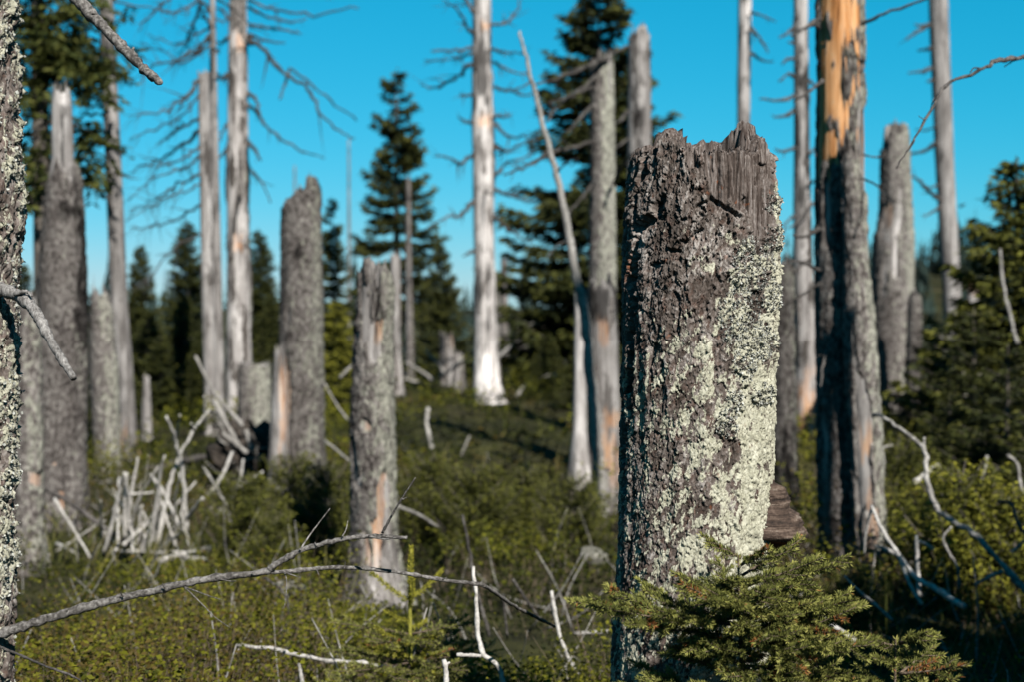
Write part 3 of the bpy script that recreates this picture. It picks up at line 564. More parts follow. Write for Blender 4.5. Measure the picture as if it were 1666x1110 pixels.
rv, gv = snag('dead_tree', 'big trunk with raw orange wood on top and ragged dark bark below', [(0, 1334, 1402), (150, 1334, 1403), (300, 1332, 1404), (450, 1332, 1406), (560, 1332, 1402), (750, 1334, 1400), (850, 1338, 1402), (925, 1336, 1408)], 8.0, ztop=4.6, bark=1.0, lichen=0.55, tone=0.5, jag=0.25, seed=31, cols=84, rows=330, lump=.06, bk_tone=0.42,
     patches=[(1320, 1404, -700, 150, 'vivid'), (1320, 1382, 100, 205, 'vivid'), (1320, 1362, 190, 262, 'vivid'), (1325, 1338, 250, 300, 'vivid'), (1396, 1412, 100, 420, 'bare'), (1340, 1352, 290, 380, 'bare'), (1334, 1352, 700, 900, 'bare')], group=SN)
for k, (pts, w) in enumerate((([(1334, 30), (1310, 45), (1285, 58)], 8), ([(1340, 130), (1315, 150), (1290, 165)], 6), ([(1402, 40), (1440, 22), (1500, 0), (1540, -20)], 6), ([(1334, 370), (1310, 385), (1290, 382)], 10), ([(1334, 440), (1300, 425), (1280, 430)], 6), ([(1334, 460), (1305, 480), (1270, 500)], 5), ([(1350, 560), (1338, 600), (1336, 630)], 5), ([(1402, 250), (1420, 255), (1436, 254)], 3), ([(1402, 290), (1425, 300), (1440, 318)], 3))):
    bpx(rv, pts, 7.8, 7.5 + (k % 2) * .3, w, 2.5, seed=250 + k, twigs=2, mat=M_DARKSTICK if k < 5 else M_TWIG)
snag('dead_tree', 'twisted brown trunk pressed against the orange-topped tree, bare orange foot', [(230, 1372, 1392), (330, 1374, 1400), (440, 1378, 1409), (520, 1376, 1417), (620, 1378, 1424), (700, 1388, 1429), (800, 1390, 1434), (900, 1393, 1440), (955, 1398, 1456)], 7.8, bark=0.8, lichen=0.5, tone=0.42, seed=32, cols=64, rows=220, lump=.07, jag=.1, topbare=None, patches=[(1398, 1422, 660, 850, 'bare'), (1408, 1428, 800, 930, 'orange'), (1400, 1420, 700, 760, 'orange')], group=SN)
snag('dead_tree', 'dark trunk half hidden behind the right edge of the big trunk', [(425, 1262, 1288), (600, 1260, 1290), (760, 1256, 1294), (880, 1252, 1302)], 9.4, bark=0.9, lichen=0.4, seed=33, rows=110, bk_tone=.25, tone=.25, patches=[(1240, 1312, 720, 900, 'dark')], group=SN)  # lowered tones and the dark foot patch paint shadow into the bark colour
snag('dead_tree', 'far bark-shedding snag with pale scar and stepped top against the sky', [(200, 1438, 1476), (245, 1436, 1477), (340, 1434, 1481), (372, 1430, 1481), (385, 1425, 1482), (500, 1423, 1484), (660, 1420, 1488)], 15, bark=0.96, lichen=0.6, jag=0.08, topline=[(1436, 252), (1440, 236), (1443, 206), (1450, 200), (1458, 206), (1465, 201), (1470, 212), (1474, 226), (1478, 244)], seed=34, cols=48, rows=180, patches=[(1440, 1462, 330, 450, 'bare'), (1440, 1450, 330, 360, 'orange'), (1434, 1446, 225, 250, 'orange'), (1452, 1462, 370, 450, 'pale')], group=SN, lump=.06)
snag('tree_stump', 'small dark stump tucked against the right foot of the stepped snag', [(474, 1484, 1494), (490, 1480, 1497), (660, 1474, 1500)], 14.3, bark=0.9, lichen=0.4, seed=35, cols=24, rows=60, bk_tone=.35, cat='stump')
rx, gx_ = snag('dead_tree', 'tall smooth trunk leaning slightly left at the far right, short twigs on its left', [(0, 1511, 1542), (250, 1521, 1551), (420, 1531, 1560), (600, 1541, 1571)], 18, ztop=9.5, bark=0.0, tone=0.5, stain=0.35, seed=36, rows=150, group=SN, patches=[(1530, 1537, 245, 260, 'dark'), (1523, 1530, 285, 298, 'dark'), (1535, 1541, 425, 436, 'dark')])
for k, (pts, w) in enumerate((([(1513, 40), (1495, 50), (1473, 64)], 7), ([(1513, 38), (1498, 41), (1488, 40)], 5), ([(1515, 78), (1505, 80), (1493, 82)], 6), ([(1516, 110), (1500, 116), (1478, 118)], 7), ([(1519, 130), (1508, 132)], 6), ([(1524, 230), (1505, 245), (1480, 250), (1470, 255)], 7), ([(1530, 325), (1510, 310), (1490, 290), (1475, 285)], 7), ([(1531, 335), (1512, 348), (1502, 350)], 5), ([(1524, 205), (1505, 212), (1490, 210)], 3), ([(1526, 300), (1515, 305), (1505, 302)], 4), ([(1562, 335), (1570, 332)], 4))):
    bpx(rx, pts, 17.9, 17.5 + (k % 3) * .3, w, 2.5, seed=260 + k, twigs=2)
for k, (z, a, L) in enumerate(((5.8, 60, .7), (6.5, 190, .8), (7.3, 320, .8), (8.2, 100, .7))): rbranch(rx, *gx_, 18, z, a, L, .015, .2, 280 + k, 3)
snag('tree_stump', 'pale lichened stump at the left of the smooth leaning trunk foot', [(548, 1518, 1543), (660, 1512, 1549)], 15.2, bark=0.9, lichen=0.8, seed=37, cols=28, rows=50, cat='stump')
snag('tree_stump', 'far pinkish stump before the dark hill', [(456, 1573, 1590), (620, 1570, 1594)], 24, bark=0.2, tone=0.5, seed=38, cols=18, rows=40, cat='stump', patches=[(1570, 1594, 450, 480, 'orange')])

# off the right-hand side: the snag that carries the crossing branch and shades the orange-topped tree
O1 = (1.70 + 3.1 * math.sin(SUN_AZ), 7.95 - 3.1 * math.cos(SUN_AZ))
def free_trunk(name, label, x, y, z1, r0, r1, seed):
    root = thing(name, label, 'dead tree', (x, y, ground_at(x, y)))
    z0 = ground_at(x, y) - .1; n = 40; zz = np.linspace(z0, z1, n); rs = np.random.RandomState(seed)
    pts = np.stack([x + .02 * np.sin(zz * 1.3), y + .02 * np.cos(zz * 1.1), zz], -1)
    V, F = tube(pts, np.linspace(r0, r1, n) * rs.uniform(.95, 1.05, n), 16, .04, seed)
    C = np.tile(np.array([0, .2, .5, .6]), (len(V), 1)); part('trunk', V, F, M_WOOD, root, C); return root
ro = free_trunk('dead_tree', 'grey dead snag just outside the right frame edge carrying the crossing thin branch', O1[0], O1[1], 3.95, .088, .08, 5)
cb = [(2200, 40), (1900, 60), (1740, 78), (1666, 92), (1620, 98), (1600, 112), (1548, 132), (1530, 150), (1505, 195), (1480, 240), (1456, 275)]
V1 = bpx(None, cb, 5.2, 4.6, 12, 3.2, n=8, wob=.0012, seed=301)
V2 = bpx(None, [(1666, 92), (1650, 98), (1634, 108)], 5.0, 5.0, 5, 2, seed=302); V3 = bpx(None, [(1600, 112), (1585, 110), (1578, 118)], 4.9, 4.9, 4, 2, seed=303)
V4 = bpx(None, [(1548, 132), (1520, 160), (1514, 178)], 4.8, 4.8, 2.5, 1.2, seed=304); V5 = bpx(None, [(1505, 195), (1494, 188)], 4.7, 4.7, 2.5, 1.2, seed=305)
V, F = merge([V1, V2, V3, V4, V5]); part('branch', V, F, M_DARKSTICK, ro)

# ------------------------------------------------------------------ the big trunk in focus
YM = 3.56
def detailed_trunk(root, edge, topf, topb, zlow, zbot, colsf, colsb, rowsv, rowsl, maskf, mat, seed, wall=0.05):
    """edge: (py, left px, right px); topf/topb: rim lines (px, py) of the near and the far half"""
    e = sorted(edge, key=lambda p: -p[0]); zs = np.array([Q(0, p[0], YM)[2] for p in e])
    xl = np.array([Q(p[1], p[0], YM)[0] for p in e]); xr = np.array([Q(p[2], p[0], YM)[0] for p in e])
    cx, rr = (xl + xr) / 2, (xr - xl) / 2
    cxm = cx.mean(); fa = math.atan2(-cxm, -YM)          # direction to the camera
    toc = np.array([-cxm, -YM]); toc /= np.linalg.norm(toc); rt = np.array([-toc[1], toc[0]])
    rt = np.array([toc[1] * -1, toc[0]]);  rt = rt if rt[0] > 0 else -rt
    ph = np.concatenate([np.linspace(-100, 100, colsf), np.linspace(100, 260, colsb + 2)[1:-1]]) * math.pi / 180
    n = len(ph); s, c = np.sin(ph)[None], np.cos(ph)[None]
    rs = np.random.RandomState(seed)
    # rim heights
    rtop = np.interp(zs.max(), zs, rr); ctop = np.interp(zs.max(), zs, cx)
    X = ctop + rtop * (np.sin(ph) * rt[0] + np.cos(ph) * toc[0]); Yv = YM + rtop * (np.sin(ph) * rt[1] + np.cos(ph) * toc[1])
    pxs = W0 / 2 + FPX * X / Yv
    tf = np.interp(pxs, [p[0] for p in topf], [p[1] for p in topf]); tb = np.interp(pxs, [p[0] for p in topb], [p[1] for p in topb])
    w = sstep(-.12, .12, np.cos(ph)); tpy = tf * w + tb * (1 - w)
    jg = vnoise(stack3(ph * 30, ph * 0 + seed, ph * 0)) * 3.0 + vnoise(stack3(ph * 75, ph * 0 + seed, ph * 0 + 4)) * 2.2
    ztop = np.array([Q(0, a, b)[2] for a, b in zip(tpy + jg, Yv)])
    zq = np.concatenate([np.linspace(zbot, zlow, rowsl, endpoint=False), np.linspace(zlow, 1, rowsv) * 0])
    tl = np.linspace(0, 1, rowsv)
    Z = np.concatenate([np.repeat(np.linspace(zbot, zlow, rowsl, endpoint=False)[:, None], n, 1), zlow + tl[:, None] * (ztop[None] - zlow)], 0)
    CX = np.interp(Z, zs, cx); RR = np.interp(Z, zs, rr)
    def place(r):
        return np.stack([CX + r * (s * rt[0] + c * toc[0]), YM + r * (s * rt[1] + c * toc[1]), Z], -1)
    PX, PY = proj(place(RR))
    ext, colr = maskf(PX, PY, Z, ph[None] * RR, s, c, RR)
    V = place(RR + ext); rows = len(Z)
    V = V.reshape(-1, 3); C = colr.reshape(-1, 4)
    i = np.arange(rows - 1)[:, None] * n; j = np.arange(n)[None]; k = (j + 1) % n
    F = [np.stack([i + j, i + k, i + n + k, i + n + j], -1).reshape(-1, 4)]
    top = V[(rows - 1) * n:]; prev = (rows - 1) * n; cc = np.array([ctop, YM])
    rings = []; rc = []
    for q, (fr, dz, nz) in enumerate(((0.95, .002, .006), (0.86, -.002, .012), (0.76, -.012, .02), (0.72, -.06, .02), (0.62, -.14, .02), (0.3, -.17, .02), (0.02, -.16, .0))):
        rg = top.copy(); rg[:, :2] = cc + (top[:, :2] - cc) * fr; rg[:, 2] += dz + rs.uniform(-1, 1, n) * nz
        if q >= 4: rg[:, 2] = top[:, 2].min() + dz + rs.uniform(-1, 1, n) * nz
        st = len(V) + len(rings) * n; rings.append(rg); jq = np.arange(n); kq = (jq + 1) % n
        F.append(np.stack([prev + jq, prev + kq, st + kq, st + jq], -1)); prev = st
        rc.append(np.tile(np.array([1, 0, .3, 0]), (n, 1)))
    V = np.concatenate([V] + rings); C = np.concatenate([C] + rc)
    part('trunk', V, np.concatenate(F), mat, root, C)
    return dict(V=V, C=C, n=n, rows=rows, PX=PX, PY=PY, ext=ext)

def bark_relief(U, Z, wx, fine, off=0.0):
    """ragged overlapping bark flakes at three sizes, as steps and tilts"""
    f1, f2, ra, ou, ov = voronoi2(U / .032 + wx * 1.0 + fine * .35 + off, Z / .072 + wx * 1.1 + fine * .3 + off)
    A = (ra[0] - .45) * .009 + ou * (ra[1] - .5) * .010 - ov * (ra[2] - .2) * .007 - .006 * sstep(.10, 0, f2 - f1) * (ra[1] > .35)
    g1, g2, rb, qu, qv = voronoi2(U / .0125 + wx * 1.6 + fine * .8 + 3 + off, Z / .029 + wx * 1.2 + fine * .8 + 7)
    B = (rb[0] - .5) * .0062 + qu * (rb[1] - .5) * .006 - qv * (rb[2] - .2) * .005 - .003 * sstep(.12, 0, g2 - g1) * (rb[0] > .4)
    k1, k2, rc, pu, pv = voronoi2(U / .0052 + fine * 1.2 + 9 + off, Z / .0082 + fine * 1.0 + 2)
    Cc = (rc[0] - .5) * .0034 - .0012 * sstep(.15, 0, k2 - k1)
    return A, B, Cc, ra, rb, rc
def dline(PX, PY, pts):
    d = np.full(PX.shape, 1e9)
    for (x0, y0), (x1, y1) in zip(pts[:-1], pts[1:]):
        t = np.clip(((PX - x0) * (x1 - x0) + (PY - y0) * (y1 - y0)) / ((x1 - x0) ** 2 + (y1 - y0) ** 2), 0, 1)
        d = np.minimum(d, np.hypot(PX - x0 - t * (x1 - x0), PY - y0 - t * (y1 - y0)))
    return d
CRUST = [(1226, 428, 36), (1204, 508, 34), (1232, 556, 30), (1206, 452, 20), (1196, 655, 18), (1183, 690, 18), (1262, 330, 14), (1262, 385, 17), (1252, 480, 20), (1212, 592, 24), (1240, 640, 16), (1188, 545, 16)]
def main_mask(PX, PY, Z, U, s, c, RR):
    wx = fbm(stack3(U * 26, Z * 20, 0 * U + 1), 3)
    fine = fbm(stack3(U * 170, Z * 110, 0 * U + 2), 4); mid = fbm(stack3(U * 40, Z * 26, 0 * U + 6), 4)
    A, B, K, ra, rb, rc = bark_relief(U, Z, wx, fine)
    low = fbm(stack3(U * 8, Z * 4, 0 * U + 3), 3) * .006 + vnoise(stack3(U * 45, Z * 5, 0 * U)) * .0045
    upper = sstep(620, 330, PY)
    ext = low + A * (.38 + .75 * upper) + B * (.7 + .45 * upper) + K + fine * .0035 - .004
    wb = np.interp(PX, [1100, 1125, 1158, 1168, 1190, 1205, 1222, 1236, 1246, 1258, 1262], [225, 262, 290, 335, 346, 352, 360, 412, 412, 396, 230])
    wood = sstep(6, -6, PY - wb - mid * 45) * (c > -.2) * sstep(1262, 1255, PX)
    wood = np.maximum(wood, sstep(252, 246, PY + mid * 14) * (c > 0) * sstep(1105, 1040, PX) * .8)
    wood = np.maximum(wood, (c < -.2) * .9 * sstep(300, 260, PY))
    gr = vnoise(stack3(U * 330, Z * 7, 0 * U + 8)) * .0022 + vnoise(stack3(U * 110, Z * 3, 0 * U + 9)) * .004 + vnoise(stack3(U * 500, Z * 60, 0 * U)) * .0014 + fine * .002
    ext = ext * (1 - wood) + (-.010 + low * .4 + gr * 1.2 - .006 * sstep(.25, .45, vnoise(stack3(U * 120, Z * 4, 0 * U + 40)))) * wood
    cr = np.zeros_like(PX); wv = mid * 9 + wx * 6
    for pts, w, dep in (([(1044, 250), (1033, 340), (1034, 400), (1030, 450), (1022, 520), (1020, 640)], 3.6, .04), ([(1052, 355), (1040, 372), (1032, 385)], 6, .03), ([(1078, 320), (1064, 348)], 4.5, .026), ([(1251, 270), (1252, 400)], 3, .03),
                        ([(1142, 374), (1116, 394)], 3, .018), ([(1012, 640), (1010, 800)], 3, .02), ([(1240, 230), (1236, 300)], 2, .01), ([(1216, 320), (1212, 340)], 3, .015), ([(1160, 325), (1190, 342), (1205, 350)], 3, .014), ([(1060, 232), (1061, 250)], 3, .03), ([(1190, 232), (1236, 246)], 4, .016),
                        ([(1100, 285), (1092, 310)], 2.5, .015), ([(1150, 330), (1140, 332), (1133, 338)], 2.5, .014), ([(1088, 405), (1110, 412)], 2.5, .014), ([(1063, 560), (1060, 620)], 2, .012), ([(1100, 480), (1096, 540)], 2, .01)):
        cr = np.maximum(cr, dep * sstep(w + 2.5, w * .3, dline(PX + wv, PY + mid * 8, pts)))
    ext = ext - cr * (c > 0)
    edge = np.interp(PY, [300, 380, 450, 600, 700, 800, 900, 1110], [1270, 1225, 1180, 1162, 1142, 1132, 1116, 1060])
    big_ = fbm(stack3(U * 13, Z * 8, 0 * U + 30), 3)
    lich = .40 + (PX - edge) / 190 + .6 * mid + .9 * big_ + .28 * (rb[1] - .5) + .22 * (rc[1] - .5) + .5 * np.clip((B + K) * 120, -.6, .6)
    lich = np.clip(lich, 0, .64) * sstep(300, 440, PY + mid * 70 + big_ * 90) * (c > -.3)
    low_l = sstep(380, 640, PY) * sstep(1230, 1100, PX)
    lich = np.maximum(lich, low_l * (.2 + .5 * (rb[1] > .66) * (.5 + rc[1]) + .35 * (rc[2] > .84)))
    lich = np.maximum(lich, .22 * (rc[2] > .9) + .3 * (rb[1] > .9))
    lich = np.maximum(lich, (.62 + .4 * mid) * sstep(1254, 1262, PX) * sstep(285, 300, PY))
    lich = np.maximum(lich, (.42 + .5 * mid) * sstep(420, 620, PY) * sstep(1018, 1003, PX))
    crust = np.zeros_like(PX)
    for x, y, r in CRUST: crust = np.maximum(crust, sstep(1.1, .55, np.hypot(PX - x, (PY - y) * .8) / r + mid * 1.3))
    crust *= (c > -.1)
    cz = np.abs(fbm(stack3(U * 130, Z * 130, 0 * U + 12), 4)); cb_ = fbm(stack3(U * 70, Z * 70, 0 * U + 13), 3)
    ext = ext * (1 - .5 * crust) + crust * (.002 + .019 * cz + .008 * cb_)
    lich = np.maximum(lich, crust * (.4 + .35 * (cb_ > 0)))
    lich = np.clip(lich * (1 - wood) * (1 - sstep(0, .012, cr)), 0, 1)
    tone = np.clip(.1 + .3 * rb[2] + .28 * rc[0] + .2 * ra[1] + .5 * np.clip((B + K) * 70, -.4, .5) + .3 * big_, 0, 1)
    orange = .3 * sstep(3, 1, dline(PX + wv, PY, [(1026, 400), (1024, 450)])) + .4 * (rc[2] > .994) * (1 - lich)
    return ext, np.stack([np.clip(wood, 0, 1), lich, tone, np.clip(orange, 0, 1) * (c > 0)], -1)
mx0 = Q(1130, 1110, YM)[0]
big = thing('broken_trunk', 'huge sharp broken trunk with scaly bark and pale green lichen in the foreground', 'broken trunk', (mx0, YM, ground_at(mx0, YM)))
EDGE = [(205, 1022, 1262), (250, 1020, 1262), (300, 1016, 1267), (350, 1012, 1268), (400, 1010, 1269), (500, 1006, 1267), (600, 1004, 1266), (700, 1003, 1263), (800, 1001, 1260), (850, 999, 1258), (950, 996, 1252), (1110, 989, 1258), (1400, 975, 1275), (1560, 950, 1300), (1660, 910, 1340)]
TOPF = [(1000, 266), (1012, 258), (1022, 252), (1029, 244), (1040, 241), (1047, 246), (1058, 243), (1062, 230), (1072, 228), (1084, 226), (1100, 230), (1112, 241), (1125, 248), (1150, 249), (1175, 246), (1190, 251), (1205, 247), (1218, 251), (1233, 250), (1243, 247), (1246, 232), (1252, 228), (1256, 246), (1260, 268), (1266, 284), (1275, 300)]
TOPB = [(1000, 266), (1024, 254), (1040, 250), (1056, 240), (1061, 218), (1070, 217), (1085, 213), (1094, 219), (1104, 228), (1112, 236), (1125, 239), (1145, 232), (1160, 233), (1176, 229), (1188, 236), (1193, 226), (1198, 214), (1208, 212), (1215, 216), (1219, 204), (1226, 202), (1234, 205), (1238, 226), (1243, 233), (1247, 226), (1252, 226), (1258, 262), (1275, 300)]
EDGE = [(y, l + 5, r - 5) for y, l, r in EDGE]
mt = detailed_trunk(big, EDGE, TOPF, TOPB, 0.62, -.15, 470, 44, 610, 26, main_mask, M_MAIN, 11)

# splinters standing on the broken rim
rs = np.random.RandomState(44); nT, rT = mt['n'], mt['rows']
for k in range(46):
    j = rs.randint(0, nT) if k % 3 else rs.choice(np.arange(280, 400)); rim = mt['V'][(rT - 1) * nT + j]
    ctr_ = np.array([mt['V'][(rT - 1) * nT:rT * nT, 0].mean(), YM]); inn = rs.uniform(.80, .97); p0 = rim.copy(); p0[:2] = ctr_ + (rim[:2] - ctr_) * inn
    h = rs.uniform(.006, .026); w_ = rs.uniform(.004, .012); d_ = rs.uniform(.002, .005); out = np.append((rim[:2] - ctr_) / np.linalg.norm(rim[:2] - ctr_), 0); tg = np.array([-out[1], out[0], 0]); up = np.array([0, 0, 1.])
    tip = up * h + tg * rs.normal(0, .006) + out * rs.normal(0, .005); b_ = p0 - up * .02
    P = np.array([b_ - tg * w_ - out * d_, b_ + tg * w_ - out * d_, b_ + tg * w_ + out * d_, b_ - tg * w_ + out * d_, p0 + tip * .55 - tg * w_ * .7, p0 + tip * .5 + tg * w_ * .75, p0 + tip * .45 + out * d_, p0 + tip + tg * w_ * rs.uniform(-.7, .7), p0 + tip * .8 + tg * w_ * rs.uniform(-.6, .6)])
    F = np.array([[0, 1, 5], [0, 5, 4], [1, 2, 6], [1, 6, 5], [2, 3, 6], [3, 0, 4], [3, 4, 6], [4, 5, 7], [5, 6, 7], [6, 4, 8], [4, 7, 8], [6, 8, 7]])
    part('splinter', P, F, M_MAIN, big, np.tile(np.array([1, 0, .3, 0]), (len(P), 1)), smooth=False)

# curled lichen lobes on the crust
def lichen_lobes(root, mt, cand, size, count, seed, mat):
    rs = np.random.RandomState(seed); V = mt['V']; n = mt['n']
    idx = rs.choice(cand, count); ctr = V[idx]; nr = V[np.minimum(idx + 1, len(V) - 1)] - V[np.maximum(idx - 1, 0)]; up = V[np.minimum(idx + n, len(V) - 1)] - V[idx]
    axis_ = np.array([np.median(V[:, 0]), YM, 0])
    nrm = ctr - axis_; nrm[:, 2] = 0; nrm /= np.linalg.norm(nrm, axis=1)[:, None]
    nrm += rs.normal(0, .55, nrm.shape); nrm /= np.linalg.norm(nrm, axis=1)[:, None]
    t = np.cross(nrm, rs.normal(size=nrm.shape)); t /= np.linalg.norm(t, axis=1)[:, None]; b = np.cross(nrm, t)
    s = size * rs.uniform(.5, 1.4, count)[:, None]
    lift = nrm * rs.uniform(.0, .9, count)[:, None] * s
    P = [ctr - nrm * .001, ctr + t * s * .8 + lift * .5 + nrm * .001, ctr + t * s * .5 + b * s * .8 + lift + nrm * .002, ctr + b * s + lift * .6, ctr - t * s * .5 + b * s * .6 + lift * 1.1]
    VV = np.stack(P, 1).reshape(-1, 3); q = np.arange(count)[:, None] * 5
    F = np.concatenate([q + [0, 1, 2], q + [0, 2, 3], q + [0, 3, 4]])
    C = np.zeros((len(VV), 4)); C[:, 0] = np.repeat(rs.rand(count), 5)
    o = part('lichen', VV, F, mat, root, C, smooth=False); o['kind'] = 'stuff'; return o
M_LICH = mat_leaf('foliose_lichen', [(0, (0.12, 0.12, 0.105)), (0.5, (0.3, 0.305, 0.27)), (1.0, (0.5, 0.51, 0.47))], 0.9, 0.05)
PXf, PYf = mt['PX'].ravel(), mt['PY'].ravel()
cr_ = np.zeros(len(PXf), bool)
for x, y, r in CRUST: cr_ |= (np.hypot(PXf - x, (PYf - y) * .8) < r * 1.0)
nfull = mt['n']; front = np.zeros(nfull, bool); front[22:448] = True
cr_ &= np.tile(front, mt['rows'])
lichen_lobes(big, mt, np.where(cr_)[0], .0038, 5200, 5, M_LICH)

# ---- the tree at the left frame edge
def left_mask(PX, PY, Z, U, s, c, RR):
    wx = fbm(stack3(U * 26 + 40, Z * 26, 0 * U + 1), 3); fine = fbm(stack3(U * 150 + 9, Z * 120, 0 * U + 2), 4); mid = fbm(stack3(U * 30 + 20, Z * 22, 0 * U + 6), 3)
    A, B, K, ra, rb, rc = bark_relief(U, Z, wx, fine, 31.0)
    crust = sstep(-.02, .2, fbm(stack3(U * 16 + 5, Z * 9, 0 * U + 21), 4) - .02 + .12 * np.sin(Z * 6.1))
    cz = np.abs(fbm(stack3(U * 120, Z * 120, 0 * U + 12), 4)); cb_ = fbm(stack3(U * 60, Z * 60, 0 * U + 13), 3)
    ext = fbm(stack3(U * 8, Z * 5, 0 * U + 3), 3) * .02 + A * 1.4 + B * 1.2 + K + fine * .004
    ext = ext * (1 - .4 * crust) + crust * (.002 + .028 * cz + .014 * cb_)
    lich = np.clip(crust * (.25 + .42 * (cb_ > .05)) + .4 * (rb[1] > .55) + .2 * (rc[1] > .6) + .1, 0, .62)
    tone = np.clip(.1 + .35 * rb[2] + .3 * rc[0] + .15 * ra[1], 0, 1)
    return ext, np.stack([0 * PX, lich, tone, 0 * PX], -1)
lx0 = Q(-45, 1110, YM)[0]
lt = thing('dead_tree', 'dead tree cropped by the left frame edge, crusted with grey lichen, carrying bare branches', 'dead tree', (lx0, YM, ground_at(lx0, YM)))
LEDGE = [(-900, -80, 22), (-300, -100, 30), (0, -112, 36), (150, -116, 37), (280, -120, 42), (370, -122, 45), (480, -124, 38), (650, -128, 34), (800, -134, 30), (950, -140, 28), (1110, -146, 28), (1400, -160, 40), (1640, -190, 70)]
LEDGE = [(y, l, r - 15) for y, l, r in LEDGE]
FL = [(-300, -900), (300, -880)]
lm_ = detailed_trunk(lt, LEDGE, FL, FL, .55, -.15, 190, 26, 430, 20, left_mask, M_LEFT, 17)
ok = (lm_['PX'].ravel() > -20) & (lm_['PY'].ravel() > -60) & (lm_['PY'].ravel() < 1150)
ok &= np.tile(np.concatenate([np.zeros(58, bool), np.ones(132, bool), np.zeros(26, bool)]), lm_['rows'])
ok &= (lm_['C'][:len(ok), 1] > .55)
lichen_lobes(lt, lm_, np.where(ok)[0], .0055, 2600, 6, M_LICH)
def fgbranch(name, specs, mat=M_FGB, parent=lt, n=10):
    items = []
    for (pts, Y0, Y1, w0, w1, sd_) in specs:
        P3 = np.array([Q(p[0], p[1], Y0 + (Y1 - Y0) * i / (len(pts) - 1)) for i, p in enumerate(pts)])
        path = smooth_path(P3, 9, .0009, sd_); k = len(path)
        rad = np.linspace(w0 / 2 * Y0 / FPX, w1 / 2 * Y1 / FPX, k) * (1 + .12 * np.random.RandomState(sd_).normal(size=k))
        items.append(tube(path, rad, n, .08, sd_))
    V, F = merge(items); return part(name, V, F, mat, parent)
fgbranch('branch', [([(-40, 1045), (32, 1022), (100, 1001), (180, 978), (250, 962), (330, 944), (425, 932), (450, 918), (500, 893), (560, 878), (610, 873), (662, 876)], 3.50, 3.42, 17, 6, 1),
    ([(410, 934), (470, 930), (560, 924), (640, 931), (720, 944), (785, 952)], 3.44, 3.6, 8, 6, 2), ([(785, 952), (810, 968), (839, 988), (870, 1004), (902, 1020)], 3.6, 4.3, 6.5, 5, 3),
    ([(488, 896), (505, 870), (537, 828)], 3.43, 3.5, 3.6, 1.6, 4), ([(622, 868), (640, 835), (655, 810), (676, 778)], 3.42, 3.36, 4.6, 2.2, 5), ([(557, 874), (563, 862), (566, 848)], 3.42, 3.45, 2.6, 1.2, 6), ([(600, 873), (625, 878), (645, 875)], 3.41, 3.38, 4, 2, 7),
    ([(300, 956), (320, 963), (345, 972), (358, 976)], 3.44, 3.4, 2.6, 1.3, 8), ([(300, 956), (325, 980), (350, 1005), (374, 1022)], 3.44, 3.36, 2.6, 1.2, 9), ([(462, 930), (466, 945), (465, 975), (462, 990)], 3.45, 3.4, 2.4, 1.2, 10), ([(455, 930), (475, 936), (490, 941)], 3.44, 3.42, 3, 1.4, 11),
    ([(108, 1000), (110, 992)], 3.48, 3.47, 4, 1.5, 12), ([(200, 972), (196, 964)], 3.46, 3.45, 3, 1.2, 13), ([(268, 958), (264, 950)], 3.45, 3.44, 3, 1.2, 14), ([(350, 941), (372, 946), (384, 946)], 3.44, 3.42, 3, 1.5, 15), ([(515, 889), (512, 883)], 3.43, 3.43, 3, 1.2, 16), ([(720, 944), (727, 940)], 3.53, 3.52, 2.5, 1, 17), ([(780, 951), (789, 942)], 3.6, 3.6, 3, 1, 18), ([(655, 813), (662, 810)], 3.38, 3.38, 3, 1, 19), ([(640, 836), (634, 826)], 3.39, 3.38, 2, 1, 20), ([(560, 925), (562, 915)], 3.48, 3.48, 2.5, 1, 21), ([(515, 927), (519, 937)], 3.46, 3.46, 2.4, 1, 22)])
fgbranch('branch', [([(-60, -260), (40, -90), (100, -30), (132, 5), (165, 40), (205, 82), (232, 110), (250, 125), (261, 134)], 3.6, 3.3, 26, 11, 31), ([(214, 84), (218, 76)], 3.4, 3.4, 6, 3, 32), ([(150, 20), (158, 22)], 3.45, 3.45, 6, 3, 33)], n=14)
fgbranch('branch', [([(-20, 462), (24, 478), (45, 492), (62, 515), (80, 550), (100, 585), (120, 616)], 3.5, 3.25, 24, 11, 41), ([(24, 478), (42, 474), (52, 482)], 3.42, 3.4, 8, 4, 42)], n=14, mat=mat_stick('silver_branch', (0.13, 0.122, 0.115), (0.34, 0.325, 0.31), (170, 170, 40)))
fgbranch('branch', [([(-20, 1045), (40, 1070), (75, 1085), (120, 1102), (150, 1125)], 3.45, 3.2, 5, 3, 51)], mat=M_DARKSTICK)

# ---- bracket fungus on the right side of the big trunk
fx = Q(1255, 900, YM - .02)
fun = thing('bracket_fungus', 'dark brown layered bracket fungus on the right flank of the big trunk', 'bracket fungus', fx)
M_FUN, _nt, _b = new_mat('fungus_crust', 0.85, 0.15)
_g = noise(_nt, coords(_nt, (9, 9, 95), False), 1.0, 5, 0.6); _h = noise(_nt, coords(_nt), 120, 5, 0.6)
_t = math_(_nt, 'ADD', math_(_nt, 'MULTIPLY', _g, 0.7), math_(_nt, 'MULTIPLY', _h, 0.3))
_nt.links.new(ramp(_nt, _t, [(0.36, (0.012, 0.008, 0.006)), (0.48, (0.05, 0.032, 0.023)), (0.58, (0.12, 0.085, 0.064)), (0.66, (0.24, 0.2, 0.165))]), _b.inputs['Base Color']); bump(_nt, _b, _t, 1.0, 0.01)
M_FUND = mat_plain('fungus_pores', (0.03, 0.012, 0.006), (0.14, 0.06, 0.03), 90, 0.9, .6, .004)
M_CRUMB = mat_plain('fungus_crumb', (0.2, 0.08, 0.03), (0.42, 0.22, 0.1), 60)
